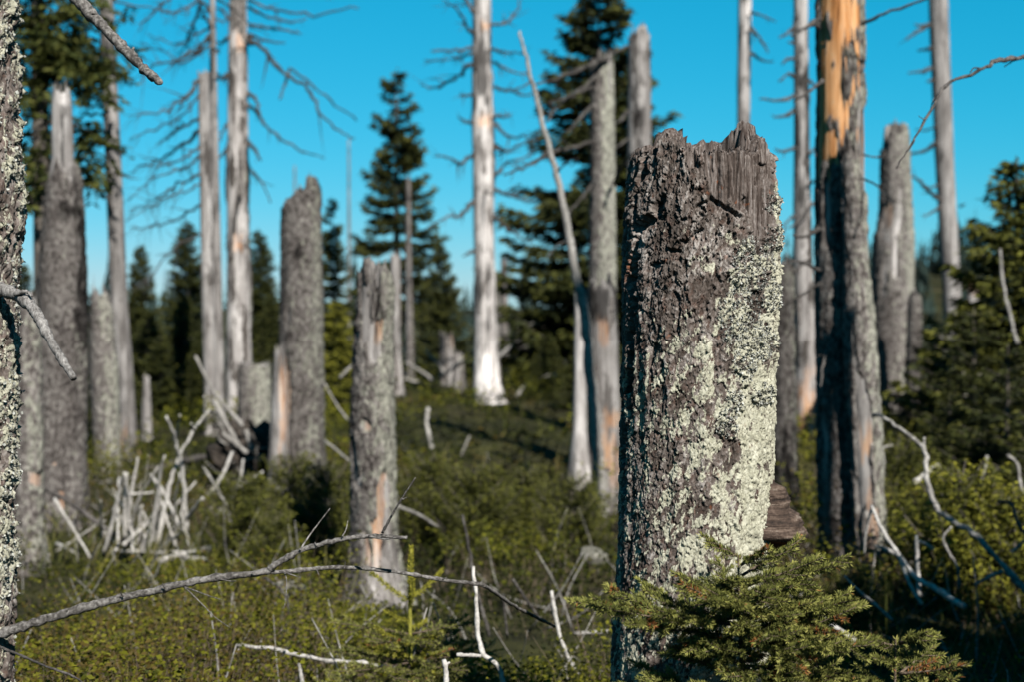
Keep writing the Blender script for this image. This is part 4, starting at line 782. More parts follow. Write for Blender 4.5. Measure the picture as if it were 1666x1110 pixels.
def bracket(prof, name, mat, seed, deep):
    """hoof-shaped half body growing out of the trunk; prof = (py, px reach)"""
    nu = 44; yy = np.linspace(prof[0][0], prof[-1][0], 40); xx = np.interp(yy, [p[0] for p in prof], [p[1] for p in prof])
    u = np.linspace(-.5, .5, nu) * math.pi * 1.2; rows_ = []
    for y_, x_ in zip(yy, xx):
        c = Q(1240, y_, YM - .03); ex = Q(x_, y_, YM - .03)[0] - c[0]
        rows_.append(np.stack([c[0] + ex * np.cos(u), c[1] + deep * ex / .1 * np.sin(u), c[2] - .014 * np.cos(u) + 0 * u], -1))
    P = np.array(rows_); nn = fbm(P * 24 + seed, 4) * .011 + fbm(P * np.array([60, 60, 220]) + seed, 3) * .006
    P[..., 0] += nn; P[..., 2] += nn * .6; P[..., 1] -= nn * .5
    m = len(yy); i, j = np.meshgrid(np.arange(m - 1), np.arange(nu - 1), indexing='ij'); k = (i * nu + j).ravel()
    return part(name, P.reshape(-1, 3), np.stack([k, k + nu, k + nu + 1, k + 1], -1), mat, fun)
bracket([(770, 1244), (776, 1262), (786, 1278), (798, 1284), (810, 1286), (815, 1284), (819, 1285), (828, 1296), (838, 1303), (846, 1306), (849, 1304), (853, 1308), (862, 1313), (868, 1311), (872, 1302)], 'cap', M_FUN, 1, .08)
bracket([(866, 1306), (871, 1300), (874, 1288), (879, 1274), (888, 1266), (896, 1248)], 'pore_surface', M_FUND, 2, .07)
for k, (x, y, r) in enumerate(((1293, 874, 3.4), (1301, 877, 3), (1296, 884, 2.6), (1288, 880, 2.8), (1252, 872, 3), (1262, 871, 2.6), (1277, 868, 2.4), (1304, 872, 2.2))):
    c = Q(x, y, YM - .09); rs = np.random.RandomState(k); bm_V, bm_F = tube(c + np.array([[0, 0, -1], [0, 0, -.6], [0, 0, 0], [0, 0, .6], [0, 0, 1]]) * r * .0014, np.array([.4, .9, 1.1, .9, .4]) * r * .0014, 7, .35, k)
    part('crumb', bm_V, bm_F, M_CRUMB, fun)

# ------------------------------------------------------------------ spruces
def shards(base, d, ln, wd, rs, droopz=0.0):
    """thin needle-spray rhombs: base points, directions, lengths, widths"""
    n = len(base); d = d / (np.linalg.norm(d, axis=1)[:, None] + 1e-9)
    sv = np.cross(d, rs.normal(size=(n, 3))); sv /= np.linalg.norm(sv, axis=1)[:, None] + 1e-9
    ln = np.broadcast_to(ln, (n,))[:, None]; wd = np.broadcast_to(wd, (n,))[:, None]
    mid = base + d * ln * .45
    V = np.stack([base, mid + sv * wd, base + d * ln + np.array([0, 0, -1]) * ln * droopz, mid - sv * wd], 1).reshape(-1, 3)
    return V, np.arange(n * 4).reshape(-1, 4)
def spruce_mesh(H, R, seed, whorl=.22, nb=7, droop=.35, z0=.12, gap=0.0, sh=.11, sw=.013, dens=1.0, power=.85, uptip=.25):
    rs = np.random.RandomState(seed); B, D, L, C = [], [], [], []; limbs = []
    z = z0 * H
    while z < H * .985:
        t = z / H; reach = R * (1 - t) ** power * rs.uniform(.75, 1.12) + .04 * R
        if rs.rand() > gap:
            a0 = rs.rand() * 6.3
            for k in range(max(3, int(nb * (.55 + .45 * (1 - t))))):
                a = a0 + k * 6.283 / nb + rs.normal(0, .22); l = reach * rs.uniform(.65, 1.15)
                if rs.rand() < gap * .6: continue
                hd = np.array([math.cos(a), math.sin(a), 0.]); sd = np.array([-hd[1], hd[0], 0])
                n = max(3, int(l / (sh * .42) * dens)); s = np.linspace(.12, 1, n)
                el = (.25 * t + .05) - droop * (1 - t * .6) * rs.uniform(.45, 1.5)
                zz = l * (el * s * 1.15 + uptip * s ** 3)
                P = np.array([0, 0, z]) + hd * (l * s)[:, None] + np.array([0, 0, 1.]) * zz[:, None]
                limbs.append((np.concatenate([[[0, 0, z]], P[::max(1, n // 3)], P[-1:]]), .012 * l + .004))
                m = 6
                for side in (-1, 1):
                    for q in range(m // 2):
                        w = .42 * l * np.sin(math.pi * np.clip(s * .85 + .12, 0, 1)) ** .8 * rs.uniform(.35, 1, n)
                        lat = sd * side * (w * q / (m / 2))[:, None]
                        b = P + lat + hd * (w * q / (m / 2) * .6)[:, None] + rs.normal(0, sh * .18, (n, 3))
                        dd = hd * .7 + sd * side * rs.uniform(.2, .9, n)[:, None] + np.array([0, 0, 1.]) * rs.uniform(-.55, .3, n)[:, None]
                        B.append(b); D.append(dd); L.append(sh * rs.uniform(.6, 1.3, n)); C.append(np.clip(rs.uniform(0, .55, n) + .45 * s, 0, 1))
        z += whorl * rs.uniform(.7, 1.25) * (1 - .4 * t)
    # leader
    n = 10; B.append(np.array([0, 0, 1.]) * np.linspace(H * .94, H, n)[:, None]); D.append(rs.normal(0, .5, (n, 3)) + np.array([0, 0, .9])); L.append(np.full(n, sh * .8)); C.append(np.full(n, .8))
    B, D, L, C = np.concatenate(B), np.concatenate(D), np.concatenate(L), np.concatenate(C)
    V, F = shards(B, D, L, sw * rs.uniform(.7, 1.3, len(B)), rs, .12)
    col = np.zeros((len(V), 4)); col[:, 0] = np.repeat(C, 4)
    tv, tf = tube(np.stack([np.zeros(12), np.zeros(12), np.linspace(-.15, H, 12)], -1), np.linspace(.018 * H + .015, .004, 12), 8, .06, seed)
    lv, lf = merge([tube(p, np.linspace(r, .002, len(p)), 3, cap=False) for p, r in limbs if len(p) > 2])
    return np_mesh('crown', V, F, col), np_mesh('trunk', *merge([(tv, tf), (lv, lf)]), smooth=True)
PROTO = {
 'narrow': spruce_mesh(9.0, 1.7, 1, whorl=.25, nb=8, droop=.5, gap=.12, sh=.2, sw=.045, z0=.18, uptip=.32, dens=1.4, power=.66),
 'full': spruce_mesh(7.5, 1.9, 2, whorl=.21, nb=9, droop=.3, gap=.02, sh=.15, sw=.032, z0=.05, dens=1.35, power=.75),
 'bushy': spruce_mesh(4.0, 1.25, 3, whorl=.15, nb=9, droop=.15, gap=.0, sh=.11, sw=.022, z0=.03, dens=1.1),
 'small': spruce_mesh(2.6, .85, 4, whorl=.14, nb=8, droop=.05, gap=.02, sh=.075, sw=.012, z0=.03, dens=1.0, uptip=.3),
 'young': spruce_mesh(1.1, .5, 5, whorl=.07, nb=8, droop=-.35, gap=.0, sh=.05, sw=.0065, z0=.06, dens=1.0, uptip=.5, power=.6),
}
def spruce(kind, x, y, H, wide, label, seed, group=None, mat=M_NEED, name='spruce_tree', cat='spruce', sink=0.0):
    crown, trunk = PROTO[kind]; Hp = {'narrow': 9., 'full': 7.5, 'bushy': 4., 'small': 2.6, 'young': 1.1}[kind]
    root = thing(name, label, cat, (x, y, ground_at(x, y) - sink), group)
    sc = H / Hp
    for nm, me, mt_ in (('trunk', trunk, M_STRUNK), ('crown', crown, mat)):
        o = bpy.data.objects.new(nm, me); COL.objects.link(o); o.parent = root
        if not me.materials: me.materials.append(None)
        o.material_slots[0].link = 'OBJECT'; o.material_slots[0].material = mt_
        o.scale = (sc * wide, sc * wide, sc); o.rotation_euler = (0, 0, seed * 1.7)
    return root
def spx(kind, px, pytop, Y, wide, label, seed, **kw):
    p = Q(px, pytop, Y); H = p[2] - ground_at(p[0], Y) + kw.get('sink', 0)
    return spruce(kind, p[0], Y, H, wide, label, seed, **kw)
SG = 'spruces beyond the clearing'
spx('narrow', 645, 115, 36, 1.0, 'tall narrow spruce with gappy drooping tiers against the sky', 1, group=SG)
spx('full', 975, -28, 24, 1.3, 'large full dark spruce behind the leaning pole', 2, group=SG)
spx('full', 305, 358, 27, 1.0, 'dark spruce behind the square-broken trunk', 3, group=SG)
spx('full', 228, 396, 30, .9, 'dark pointed spruce between the curving trunk and the drooping branches', 4, group=SG)
spx('full', 420, 372, 30, 1.0, 'spruce peeping out right of the mottled pale trunk', 5, group=SG)
spx('narrow', 540, 322, 26, .8, 'ragged sparse spruce just right of the spiked grey snag', 6, group=SG)
spx('bushy', 716, 398, 25, .9, 'small open spruce between the narrow spruce and the silver trunk', 7, group=SG)
spx('bushy', 240, 505, 19, 1.15, 'low dark bushy spruce behind the bleached branch heap', 8, group=SG)
spx('bushy', 300, 480, 21, 1.1, 'low dark spruce left of the square-broken trunk foot', 9, group=SG)
spx('bushy', 440, 480, 21, 1.0, 'small dark spruce in the gap between mottled trunk and spiked snag', 10, group=SG)
spx('bushy', 545, 490, 18, 1.2, 'yellow-green bushy spruce right of the spiked snag', 11, group=SG, mat=M_NEEDY)
spx('bushy', 35, 430, 20, 1.0, 'dark spruce far behind the leftmost trunks', 12, group=SG)
spx('bushy', 120, 470, 19, 1.1, 'dark spruce seen between the stout snag and the curving trunk', 13, group=SG)
spx('bushy', 185, 530, 17.5, 1.2, 'low spruce at the foot of the lichen-pale trunk', 14, group=SG)
spx('bushy', 890, 540, 22, 1.3, 'low bushy spruce under the skirt of the large full spruce', 15, group=SG)
spx('bushy', 1060, 430, 22, 1.0, 'spruce hidden behind the big trunk', 16, group=SG)
spx('small', 625, 560, 23, 1.2, 'low spruce behind the pronged snag', 17, group=SG)
spx('small', 780, 570, 26, 1.2, 'low spruce in the shade behind the silver trunk', 18, group=SG)
spx('small', 690, 590, 24, 1.2, 'low spruce in the tangle left of the silver trunk', 118, group=SG)
spx('bushy', 1275, 470, 20, 1.0, 'spruce seen right of the big trunk edge', 19, group=SG)
spx('bushy', 1355, 520, 22, 1.0, 'spruce behind the orange-topped tree', 20, group=SG)
spx('bushy', 1655, 262, 12, 1.25, 'sunlit yellow-green spruce cut by the right frame edge', 21, group=SG, mat=M_YOUNG)
spx('bushy', 1750, 330, 13.5, 1.3, 'spruce just beyond the right frame edge', 22, group=SG, mat=M_YOUNG)
spx('small', 1585, 500, 11.5, 1.5, 'low wide dark spruce left of the sunlit one', 23, group=SG)
spx('small', 1500, 560, 12.6, 1.35, 'low dark spruce at the foot of the stepped snag', 24, group=SG)
spx('small', 1640, 560, 9.8, 1.5, 'low dark spruce in front of the sunlit one', 25, group=SG)
spx('small', 1730, 560, 9.0, 1.4, 'low spruce past the right frame edge', 125, group=SG)
spx('small', 1545, 640, 10.2, 1.4, 'dark spruce boughs above the curved grey branch', 26, group=SG)
for k, (px, py, Y, wd, lab) in enumerate(((160, 560, 18, 1.3, 'dark low spruce left of the curving trunk foot'), (262, 545, 17.5, 1.3, 'dark low spruce right of the curving trunk, behind the thin pale stump'), (322, 555, 18.5, 1.2, 'dark low spruce directly behind the square-broken trunk foot'), (440, 560, 17, 1.1, 'low spruce behind the flat-topped stump'), (600, 585, 20.5, 1.2, 'low spruce left of the white-footed far trunk'),
        (880, 575, 20, 1.3, 'dark low spruce where the bent pale branch lies'), (940, 560, 18, 1.2, 'dark low spruce behind the pale smooth stub'), (845, 600, 23, 1.2, 'small dark spruce right of the silver trunk foot'), (20, 560, 15, 1.2, 'low spruce glimpsed beside the edge tree'))):
    spx('bushy', px, py, Y, wd, lab, 130 + k, group=SG)
YG = 'young spruces in the shrubs'
for k, (px, py, Y, wd, lab) in enumerate(((400, 775, 8.6, 1.15, 'dense young spruce right of the bleached branch heap'), (470, 745, 9.3, 1.1, 'young spruce at the foot of the spiked grey snag'), (530, 760, 8.8, 1.1, 'young spruce left of the pronged snag'),
        (700, 745, 9.6, 1.1, 'young spruce right of the pronged snag'), (775, 760, 9.0, 1.2, 'dark young spruce in the middle of the shrubs'), (850, 765, 9.8, 1.2, 'young spruce below the silver trunk, to its right'), (930, 780, 9.0, 1.2, 'young spruce left of the big trunk'),
        (450, 840, 7.6, 1.1, 'young spruce above the forked foreground branch'), (1385, 925, 6.4, 1.0, 'young spruce at the foot of the twisted trunk'), (1460, 720, 9.2, 1.2, 'young spruce right of the twisted trunk'))):
    spx('young', px, py, Y, wd, lab, 30 + k, group=YG, name='young_spruce', cat='young spruce', mat=M_YOUNG)
for k, (px, py, Y, wd, lab) in enumerate(((1560, 765, 7.4, 1.3, 'sunlit bright green bush behind the curved grey branch'), (1650, 800, 7.2, 1.3, 'bright green bush at the right frame edge'), (380, 1035, 5.3, .8, 'tiny bright spruce seedling under the long foreground branch'))):
    spx('young', px, py, Y, wd, lab, 50 + k, group='bright young conifers', name='young_spruce', cat='young spruce', mat=M_NEEDY)
# shade-giver off the right-hand side
for k, (tx, ty, H_, lab) in enumerate(((1.28, 5.3, 3.3, 'first, nearest the camera, of the spruces outside the right frame edge'), (1.75, 5.0, 3.4, 'second of the spruces outside the right frame edge'), (1.72, 5.9, 3.3, 'third of the spruces outside the right frame edge'), (2.2, 6.35, 3.3, 'fourth, farthest of the spruces outside the right frame edge'))):
    spruce('bushy', tx + 2.9 * math.sin(SUN_AZ), ty - 2.9 * math.cos(SUN_AZ), H_, 1.12, lab, 61 + k, mat=M_NEED, group='spruces shading the lower right corner')

# leafy tree behind the left snags
p = Q(66, 300, 13.2); rowan = thing('leafy_tree', 'leafy green broadleaf tree behind the stout snag at upper left', 'tree', (p[0], 13.2, ground_at(p[0], 13.2)))
V, F = tube(smooth_path([Q(78, 800, 13.2), Q(72, 500, 13.2), Q(66, 200, 13.2), Q(60, 0, 13.2), Q(54, -200, 13.2)], 6), np.linspace(.11, .05, 25), 10, .05, 2); part('trunk', V, F, M_STRUNK, rowan)
rs = np.random.RandomState(12); bases = []; items = []
for (x, y, rx_, ry_, n) in ((95, 25, 70, 45, 300), (50, 60, 40, 50, 180), (150, 100, 45, 40, 200), (110, 95, 60, 45, 260), (55, 150, 40, 50, 180), (145, 210, 22, 28, 110), (160, 150, 15, 18, 40), (150, 255, 22, 30, 70), (55, 250, 30, 55, 160), (60, 320, 25, 30, 90), (80, -60, 90, 60, 300), (40, -150, 90, 60, 260), (140, 290, 12, 15, 30)):
    for q in range(int(n / 3.6)):
        c = Q(x + rs.normal(0, rx_ * .55), y + rs.normal(0, ry_ * .55), 13.2 + rs.normal(0, .35))
        d = rs.normal(size=3); d[2] = -abs(d[2]) * .6; bases.append((c, d))
B, D = [], []
for c, d in bases:
    d = d / np.linalg.norm(d); s = np.linspace(0, .22, 7)
    for side in (-1, 1):
        lat = np.cross(d, [0, 0, 1]); lat /= np.linalg.norm(lat) + 1e-6
        B.append(c + d * s[:, None]); D.append(d * .5 + lat * side + rs.normal(0, .2, (7, 3)))
B, D = np.concatenate(B), np.concatenate(D); V, F = shards(B, D, .085, .018, rs, .2)
C = np.zeros((len(V), 4)); C[:, 0] = np.repeat(rs.rand(len(B)), 4); part('crown', V, F, M_ROWAN, rowan, C, smooth=False)
for k, (x, y, x1, y1) in enumerate(((66, 200, 150, 215), (64, 110, 160, 95), (62, 60, 120, 10), (66, 250, 50, 330), (64, 150, 35, 120), (68, 300, 150, 250))):
    V, F = tube(smooth_path([Q(x, y, 13.2), Q((x + x1) / 2, (y + y1) / 2 - 8, 13.1), Q(x1, y1, 13.0)], 4), np.linspace(.025, .006, 9), 5); part('branch', V, F, M_STRUNK, rowan)

# far forest on the hill and along the horizon
rs = np.random.RandomState(77); items = []; cols_ = []
def far_tree(x, y, h):
    n = 26; a = rs.rand(n) * 6.283; t = rs.rand(n) ** .8; r = h * .2 * (1 - t)
    b = np.stack([x + 0 * a, y + 0 * a, ground_at(x, y) + h * t], -1); d = np.stack([np.cos(a), np.sin(a), -.35 + 0 * a], -1)
    tip = b + d * r[:, None] + rs.normal(0, .1, (n, 3)); up = b + np.array([0, 0, 1]) * (h * .16); sd = np.cross(d, [0, 0, 1.]) * (r * .5)[:, None]
    V = np.stack([up, tip + sd, tip - d * .1 - np.array([0, 0, .15 * h * .3]), tip - sd], 1).reshape(-1, 3)
    return V, np.arange(n * 4).reshape(-1, 4)
for k in range(750):
    y = rs.uniform(110, 230); x = rs.uniform(25, 110) if k % 3 else rs.uniform(-130, 110)
    V, F = far_tree(x, y, rs.uniform(3.0, 6.0) if k % 7 else rs.uniform(5, 9)); items.append((V, F)); cols_.append(np.full(len(V), rs.rand()))
for k in range(160):
    y = rs.uniform(48, 110); x = rs.uniform(-.5, .55) * y; V, F = far_tree(x, y, rs.uniform(.7, 2.1)); items.append((V, F)); cols_.append(np.full(len(V), rs.rand()))
V, F = merge(items); C = np.zeros((len(V), 4)); C[:, 0] = np.concatenate(cols_)
single('far_forest', 'dark distant spruce forest on the hill and along the skyline', 'forest', V, F, M_FARN, (0, 0, 0), kind='stuff', col=C, smooth=False)

# ------------------------------------------------------------------ saplings in focus
def needle_cloud(axes, rs, per_m=1900, ln=.0135, wd=.001, topbias=.35):
    """needles along shoots; axes: list of (points, tint)"""
    B, D, C = [], [], []
    for pts, tintv in axes:
        seg = np.diff(pts, axis=0); L = np.linalg.norm(seg, axis=1); cum = np.concatenate([[0], np.cumsum(L)]); tot = cum[-1]
        n = max(6, int(tot * per_m)); s = (np.arange(n) + rs.rand(n)) / n * tot
        P = np.stack([np.interp(s, cum, pts[:, k]) for k in range(3)], -1)
        i = np.clip(np.searchsorted(cum, s) - 1, 0, len(seg) - 1); T = seg[i] / (L[i][:, None] + 1e-9)
        rd = rs.normal(size=(n, 3)); rd[:, 2] += topbias; rd -= T * (rd * T).sum(1)[:, None]; rd /= np.linalg.norm(rd, axis=1)[:, None]
        fw = .55 + .9 * (s / tot)[:, None] ** 4
        B.append(P); D.append(T * fw + rd); C.append(np.where(rs.rand(n) < (.7 if rs.rand() < .03 else .004), 1.0, np.clip(tintv + rs.normal(0, .13, n) + .45 * (s / tot) ** 2 - .08, 0, .97)))
    return np.concatenate(B), np.concatenate(D), np.concatenate(C)
def sapling_branch(root, start, hd, L, rise, rs, mat, ln=.0135, dens=1900, nside=9, droop=.1, wd=.00105, rr=.004):
    sd = np.array([-hd[1], hd[0], 0]); t = np.linspace(0, 1, 9)
    bend = rs.uniform(-.15, .15)
    P = start + hd * (L * t)[:, None] + sd * (L * bend * t ** 2)[:, None] + np.array([0, 0, 1.]) * (L * (rise * t - droop * t * t + .12 * t ** 3))[:, None]
    tw = [tube(P, np.linspace(rr, .0012, 9), 5)]; axes = [(P[2:], .45)]
    for k in range(nside):
        s = .16 + .78 * k / nside + rs.uniform(-.03, .03); side = -1 if k % 2 else 1
        b = np.array([np.interp(s, t, P[:, q]) for q in range(3)]); l = L * (.16 + .48 * (1 - s)) * rs.uniform(.6, 1.1)
        d = hd * rs.uniform(.55, .85) + sd * side * rs.uniform(.6, .95) + np.array([0, 0, rs.uniform(-.3, .5)]); d /= np.linalg.norm(d)
        u = np.linspace(0, 1, 6); q = b + d * (l * u)[:, None] + hd * (.12 * l * u ** 2)[:, None] + np.array([0, 0, 1.]) * (l * (.1 * u ** 2))[:, None]
        tw.append(tube(q, np.linspace(.002, .0009, 6), 4, cap=False)); axes.append((q, rs.uniform(.3, .7)))
        if l > .07:
            for m in range(int(l / .022)):
                s2 = rs.uniform(.25, .85); b2 = q[0] + (q[-1] - q[0]) * s2; sd2 = np.cross(d, [0, 0, 1.]) * (1 if m % 2 else -1)
                d2 = d * .75 + sd2 * .7 + np.array([0, 0, rs.uniform(-.15, .15)]); l2 = l * .42 * (1.15 - s2); u2 = np.linspace(0, 1, 4)
                axes.append((b2 + d2 * (l2 * u2)[:, None], rs.uniform(.35, .75))); tw.append(tube(b2 + d2 * (l2 * u2)[:, None], np.linspace(.0012, .0006, 4), 3, cap=False))
    V, F = merge(tw); br = part('branch', V, F, M_STEM, root)
    B, D, C = needle_cloud(axes, rs, dens, ln, wd)
    Vn, Fn = shards(B, D, ln * rs.uniform(.75, 1.15, len(B)), wd, rs)
    Cc = np.zeros((len(Vn), 4)); Cc[:, 0] = np.repeat(C, 4)
    part('needles', Vn, Fn, mat, br, Cc, smooth=False)
def sapling(name, label, base, top, specs, seed, mat=M_NEEDF, ln=.0135, dens=1900, **kw):
    rs = np.random.RandomState(seed); root = thing(name, label, 'sapling', base)
    base = np.array(base); top = np.array(top)
    t = np.linspace(0, 1, 10)[:, None]; P = base * (1 - t) + top * t + np.sin(t * 5) * np.array([.008, .005, 0])
    V, F = tube(P, np.linspace(.013, .002, 10), 7, .05, seed); st = part('stem', V, F, M_STEM, root)
    B, D, C = needle_cloud([(P[7:], .7)], rs, dens, ln); Vn, Fn = shards(B, D, ln, .0008, rs); Cc = np.zeros((len(Vn), 4)); Cc[:, 0] = np.repeat(C, 4); part('needles', Vn, Fn, mat, st, Cc, smooth=False)
    for (f, ang, L, rise) in specs:
        if rs.rand() < .06: continue
        L *= rs.uniform(.65, 1.2); ang += rs.normal(0, 9); rise += rs.normal(.06, .14); f += rs.normal(0, .012)
        a = math.radians(ang); s0 = base + (top - base) * f
        sapling_branch(root, s0, np.array([math.sin(a), -math.cos(a), 0.]), L, rise, rs, mat, ln, dens, nside=max(7, int(L * 46)), **kw)
    return root
YS = 3.14
b0 = Q(1225, 1110, YS); tp = Q(1206, 905, YS); base = (b0[0], YS, ground_at(b0[0], YS))
h_ = tp[2] - base[2]
specs = [(.985, 240, .08, .5), (.98, 120, .1, .5), (.97, 15, .09, .5), (.97, 300, .1, .35), (.95, 95, .17, .35), (.95, 60, .15, .3), (.94, 330, .13, .3), (.94, 265, .13, .2), (.93, 20, .14, .25), (.92, 110, .18, .3), (.92, 80, .22, .22), (.91, 290, .18, .12), (.91, 345, .17, .2), (.90, 45, .2, .2), (.90, 150, .16, .3),
         (.88, 272, .19, .1), (.88, 95, .25, .15), (.88, 310, .22, .1), (.87, 65, .24, .15), (.87, 10, .2, .15), (.86, 280, .36, .02), (.86, 330, .22, .1), (.86, 35, .22, .15), (.85, 85, .27, .12), (.85, 200, .18, .15), (.84, 265, .19, .1), (.84, 110, .24, .1), (.83, 300, .26, .08), (.83, 50, .25, .1), (.83, 0, .22, .1),
         (.80, 276, .19, .1), (.80, 75, .28, .08), (.80, 325, .26, .08), (.79, 30, .25, .1), (.79, 100, .26, .08), (.78, 350, .25, .08), (.78, 290, .19, .1), (.76, 60, .27, .08), (.75, 268, .19, .1), (.75, 15, .25, .08), (.73, 310, .27, .05), (.73, 85, .26, .05), (.70, 340, .26, .03), (.70, 40, .26, .03), (.68, 275, .28, 0), (.6, 90, .26, 0), (.6, 0, .26, 0), (.58, 290, .28, 0), (.55, 45, .26, 0)]
sapling('spruce_sapling', 'sharp green spruce sapling in front of the big trunk foot', base, tp, specs, 3)
b0 = Q(1455, 1200, 3.18); tp = Q(1462, 1040, 3.18)
sapling('spruce_sapling', 'smaller spruce sapling at the bottom edge right of the big trunk', (b0[0], 3.18, ground_at(b0[0], 3.18)), tp,
        [(.99, 20, .09, .45), (.98, 100, .1, .4), (.97, 280, .08, .3), (.94, 85, .13, .25), (.93, 275, .13, .12), (.93, 330, .12, .2), (.92, 40, .14, .2), (.9, 130, .12, .2), (.86, 95, .15, .05), (.86, 268, .17, .02), (.85, 20, .17, .05), (.85, 60, .17, .05), (.86, 315, .17, .05), (.8, 280, .18, -.05), (.8, 75, .18, -.05), (.78, 350, .2, 0), (.78, 30, .2, 0), (.75, 100, .18, -.05)], 8)
# blurred seedling with pale leader
b0 = Q(668, 1180, 4.6); root = thing('spruce_seedling', 'little spruce seedling with a tall yellow-green leader below the pronged snag', 'sapling', (b0[0], 4.6, ground_at(b0[0], 4.6)))
rs = np.random.RandomState(21)
pts = np.array([[b0[0], 4.6, ground_at(b0[0], 4.6)], Q(668, 1100, 4.6), Q(667, 990, 4.6), Q(669, 892, 4.6)]); P = smooth_path(pts, 6)
V, F = tube(P, np.interp(np.linspace(0, 1, len(P)), [0, .6, 1], [.011, .007, .003]), 7); part('stem', V, F, M_SHOOT, root)
def shoots(root, lines, Y, nm, mat, per_m, ln, rs, tintv=.7, rad=.003):
    for (a, b, dy) in lines:
        p0, p1 = Q(*a, Y), Q(*b, Y + dy); q = smooth_path([p0, (p0 + p1) / 2 + np.array([0, 0, -.01]), p1], 4)
        V, F = tube(q, np.linspace(rad, .0015, len(q)), 5); br = part('branch', V, F, M_SHOOT, root)
        B, D, C = needle_cloud([(q, tintv)], rs, per_m, ln); Vn, Fn = shards(B, D, ln, .0011, rs); Cc = np.zeros((len(Vn), 4)); Cc[:, 0] = np.repeat(C, 4); part('needles', Vn, Fn, mat, br, Cc, smooth=False)
shoots(root, [((668, 978), (605, 932), -.05), ((668, 975), (722, 926), .05), ((668, 990), (672, 940), -.05), ((667, 1012), (628, 995), -.05), ((667, 1020), (692, 1010), .05), ((668, 1050), (612, 1022), -.1), ((668, 1045), (735, 1018), .05), ((668, 1070), (590, 1050), -.1), ((668, 1075), (765, 1045), 0), ((668, 1085), (640, 1040), .1), ((668, 1090), (700, 1048), -.1), ((668, 1095), (570, 1080), 0), ((668, 1100), (775, 1075), 0)], 4.6, 'branch', M_NEEDY, 2200, .015, rs, .95, .003)
lead = P[13:]; B, D, C = needle_cloud([(lead, .97)], rs, 2600, .015); Vn, Fn = shards(B, D * 1.0, .015, .0015, rs); Cc = np.zeros((len(Vn), 4)); Cc[:, 0] = np.repeat(C, 4); part('needles', Vn, Fn, M_NEEDY, root, Cc, smooth=False)
for (f, ang, L, rise) in ((.62, 80, .24, .25), (.62, 275, .26, .2), (.6, 20, .2, .15), (.6, 330, .22, .15), (.58, 130, .2, .2), (.5, 95, .3, .1), (.5, 262, .3, .08), (.5, 40, .28, .05), (.49, 310, .28, .05), (.48, 0, .26, .05), (.42, 75, .32, 0), (.42, 285, .32, 0), (.4, 350, .3, 0), (.4, 30, .3, 0)):
    a = math.radians(ang); s0 = pts[0] + (pts[2] - pts[0]) * (f * 1.35)
    sapling_branch(root, s0, np.array([math.sin(a), -math.cos(a), 0.]), L, rise, rs, M_NEEDF, .012, 700, nside=8, wd=.0012)

# ------------------------------------------------------------------ dead wood on the ground
heap = thing('fallen_dead_crown', 'heap of upright bleached spiky branches at the left', 'dead branches', Q(240, 900, 9.0))
HB = [([(168, 903), (183, 850), (195, 794), (202, 770)], 11, 7), ([(203, 880), (203, 813), (206, 770)], 10, 8), ([(255, 890), (272, 807), (290, 748), (315, 700), (342, 666)], 11, 6), ([(303, 870), (298, 779), (289, 733), (281, 703), (270, 678)], 11, 7), ([(286, 712), (290, 695), (293, 676)], 7, 5), ([(241, 900), (254, 825), (260, 776), (267, 742)], 10, 6), ([(248, 884), (263, 800)], 9, 6), ([(296, 862), (263, 797), (244, 773)], 9, 5), ([(280, 875), (330, 810)], 9, 9),
      ([(60, 785), (131, 831), (205, 882)], 12, 12), ([(88, 812), (119, 862), (147, 908)], 8, 6), ([(220, 890), (232, 822)], 9, 5), ([(211, 805), (250, 802)], 6, 4), ([(285, 880), (284, 820), (292, 770)], 7, 5), ([(210, 890), (200, 850), (190, 835)], 7, 5), ([(268, 890), (300, 860)], 8, 6), ([(228, 895), (246, 860)], 10, 6), ([(180, 900), (205, 885)], 9, 6), ([(47, 872), (80, 905)], 8, 6), ([(92, 885), (120, 900)], 9, 8), ([(315, 700), (311, 690)], 6, 5), ([(333, 672), (332, 645)], 6, 5), ([(232, 900), (238, 868), (250, 862)], 8, 6)]
for k, (pts, w0, w1) in enumerate(HB):
    bpx(heap, pts, 9.0 + (k % 5) * .09, 9.0 + ((k * 7) % 5 - 2) * .12, w0 * .68, w1 * .58, seed=400 + k, mat=M_BLEACH if k != 9 else M_DARKSTICK, wob=.004, n=7)
rs = np.random.RandomState(71)
for k in range(22):
    x0, y0 = 235 + rs.normal(0, 58), 893 + rs.normal(0, 6); an = rs.normal(.25, .5); L = rs.uniform(50, 150)
    bpx(heap, [(x0, y0), (x0 + math.sin(an) * L * .5, y0 - math.cos(an) * L * .5), (x0 + math.sin(an + rs.normal(0, .15)) * L, y0 - math.cos(an) * L)], 9.0 + rs.uniform(-.2, .3), 9.0 + rs.uniform(-.3, .4), rs.uniform(3.5, 6.5), rs.uniform(1.8, 3), seed=500 + k, mat=M_BLEACH, wob=.006, twigs=2, tl=.3)
def stick(label, pts, Y0, Y1, w0, w1, seed, mat=M_STICK, extra=(), group='fallen dead branches in the shrubs', twigs=0, name='fallen_branch'):
    it = [bpx(None, pts, Y0, Y1, w0, w1, seed=seed, wob=.003, n=8, twigs=twigs)] + [bpx(None, e[0], e[1], e[2], e[3], e[4], seed=seed + 7 + i, wob=.003, n=6) for i, e in enumerate(extra)]
    V, F = merge(it); return single(name, label, 'branch', V, F, mat, Q(pts[0][0], pts[0][1], Y0), group)
stick('pale split log lying at the foot of the bleached heap', [(258, 913), (310, 900), (368, 888)], 8.6, 9.0, 15, 11, 430, extra=[([(300, 908), (345, 912), (362, 914)], 8.6, 8.6, 9, 6)], mat=M_BLEACH)
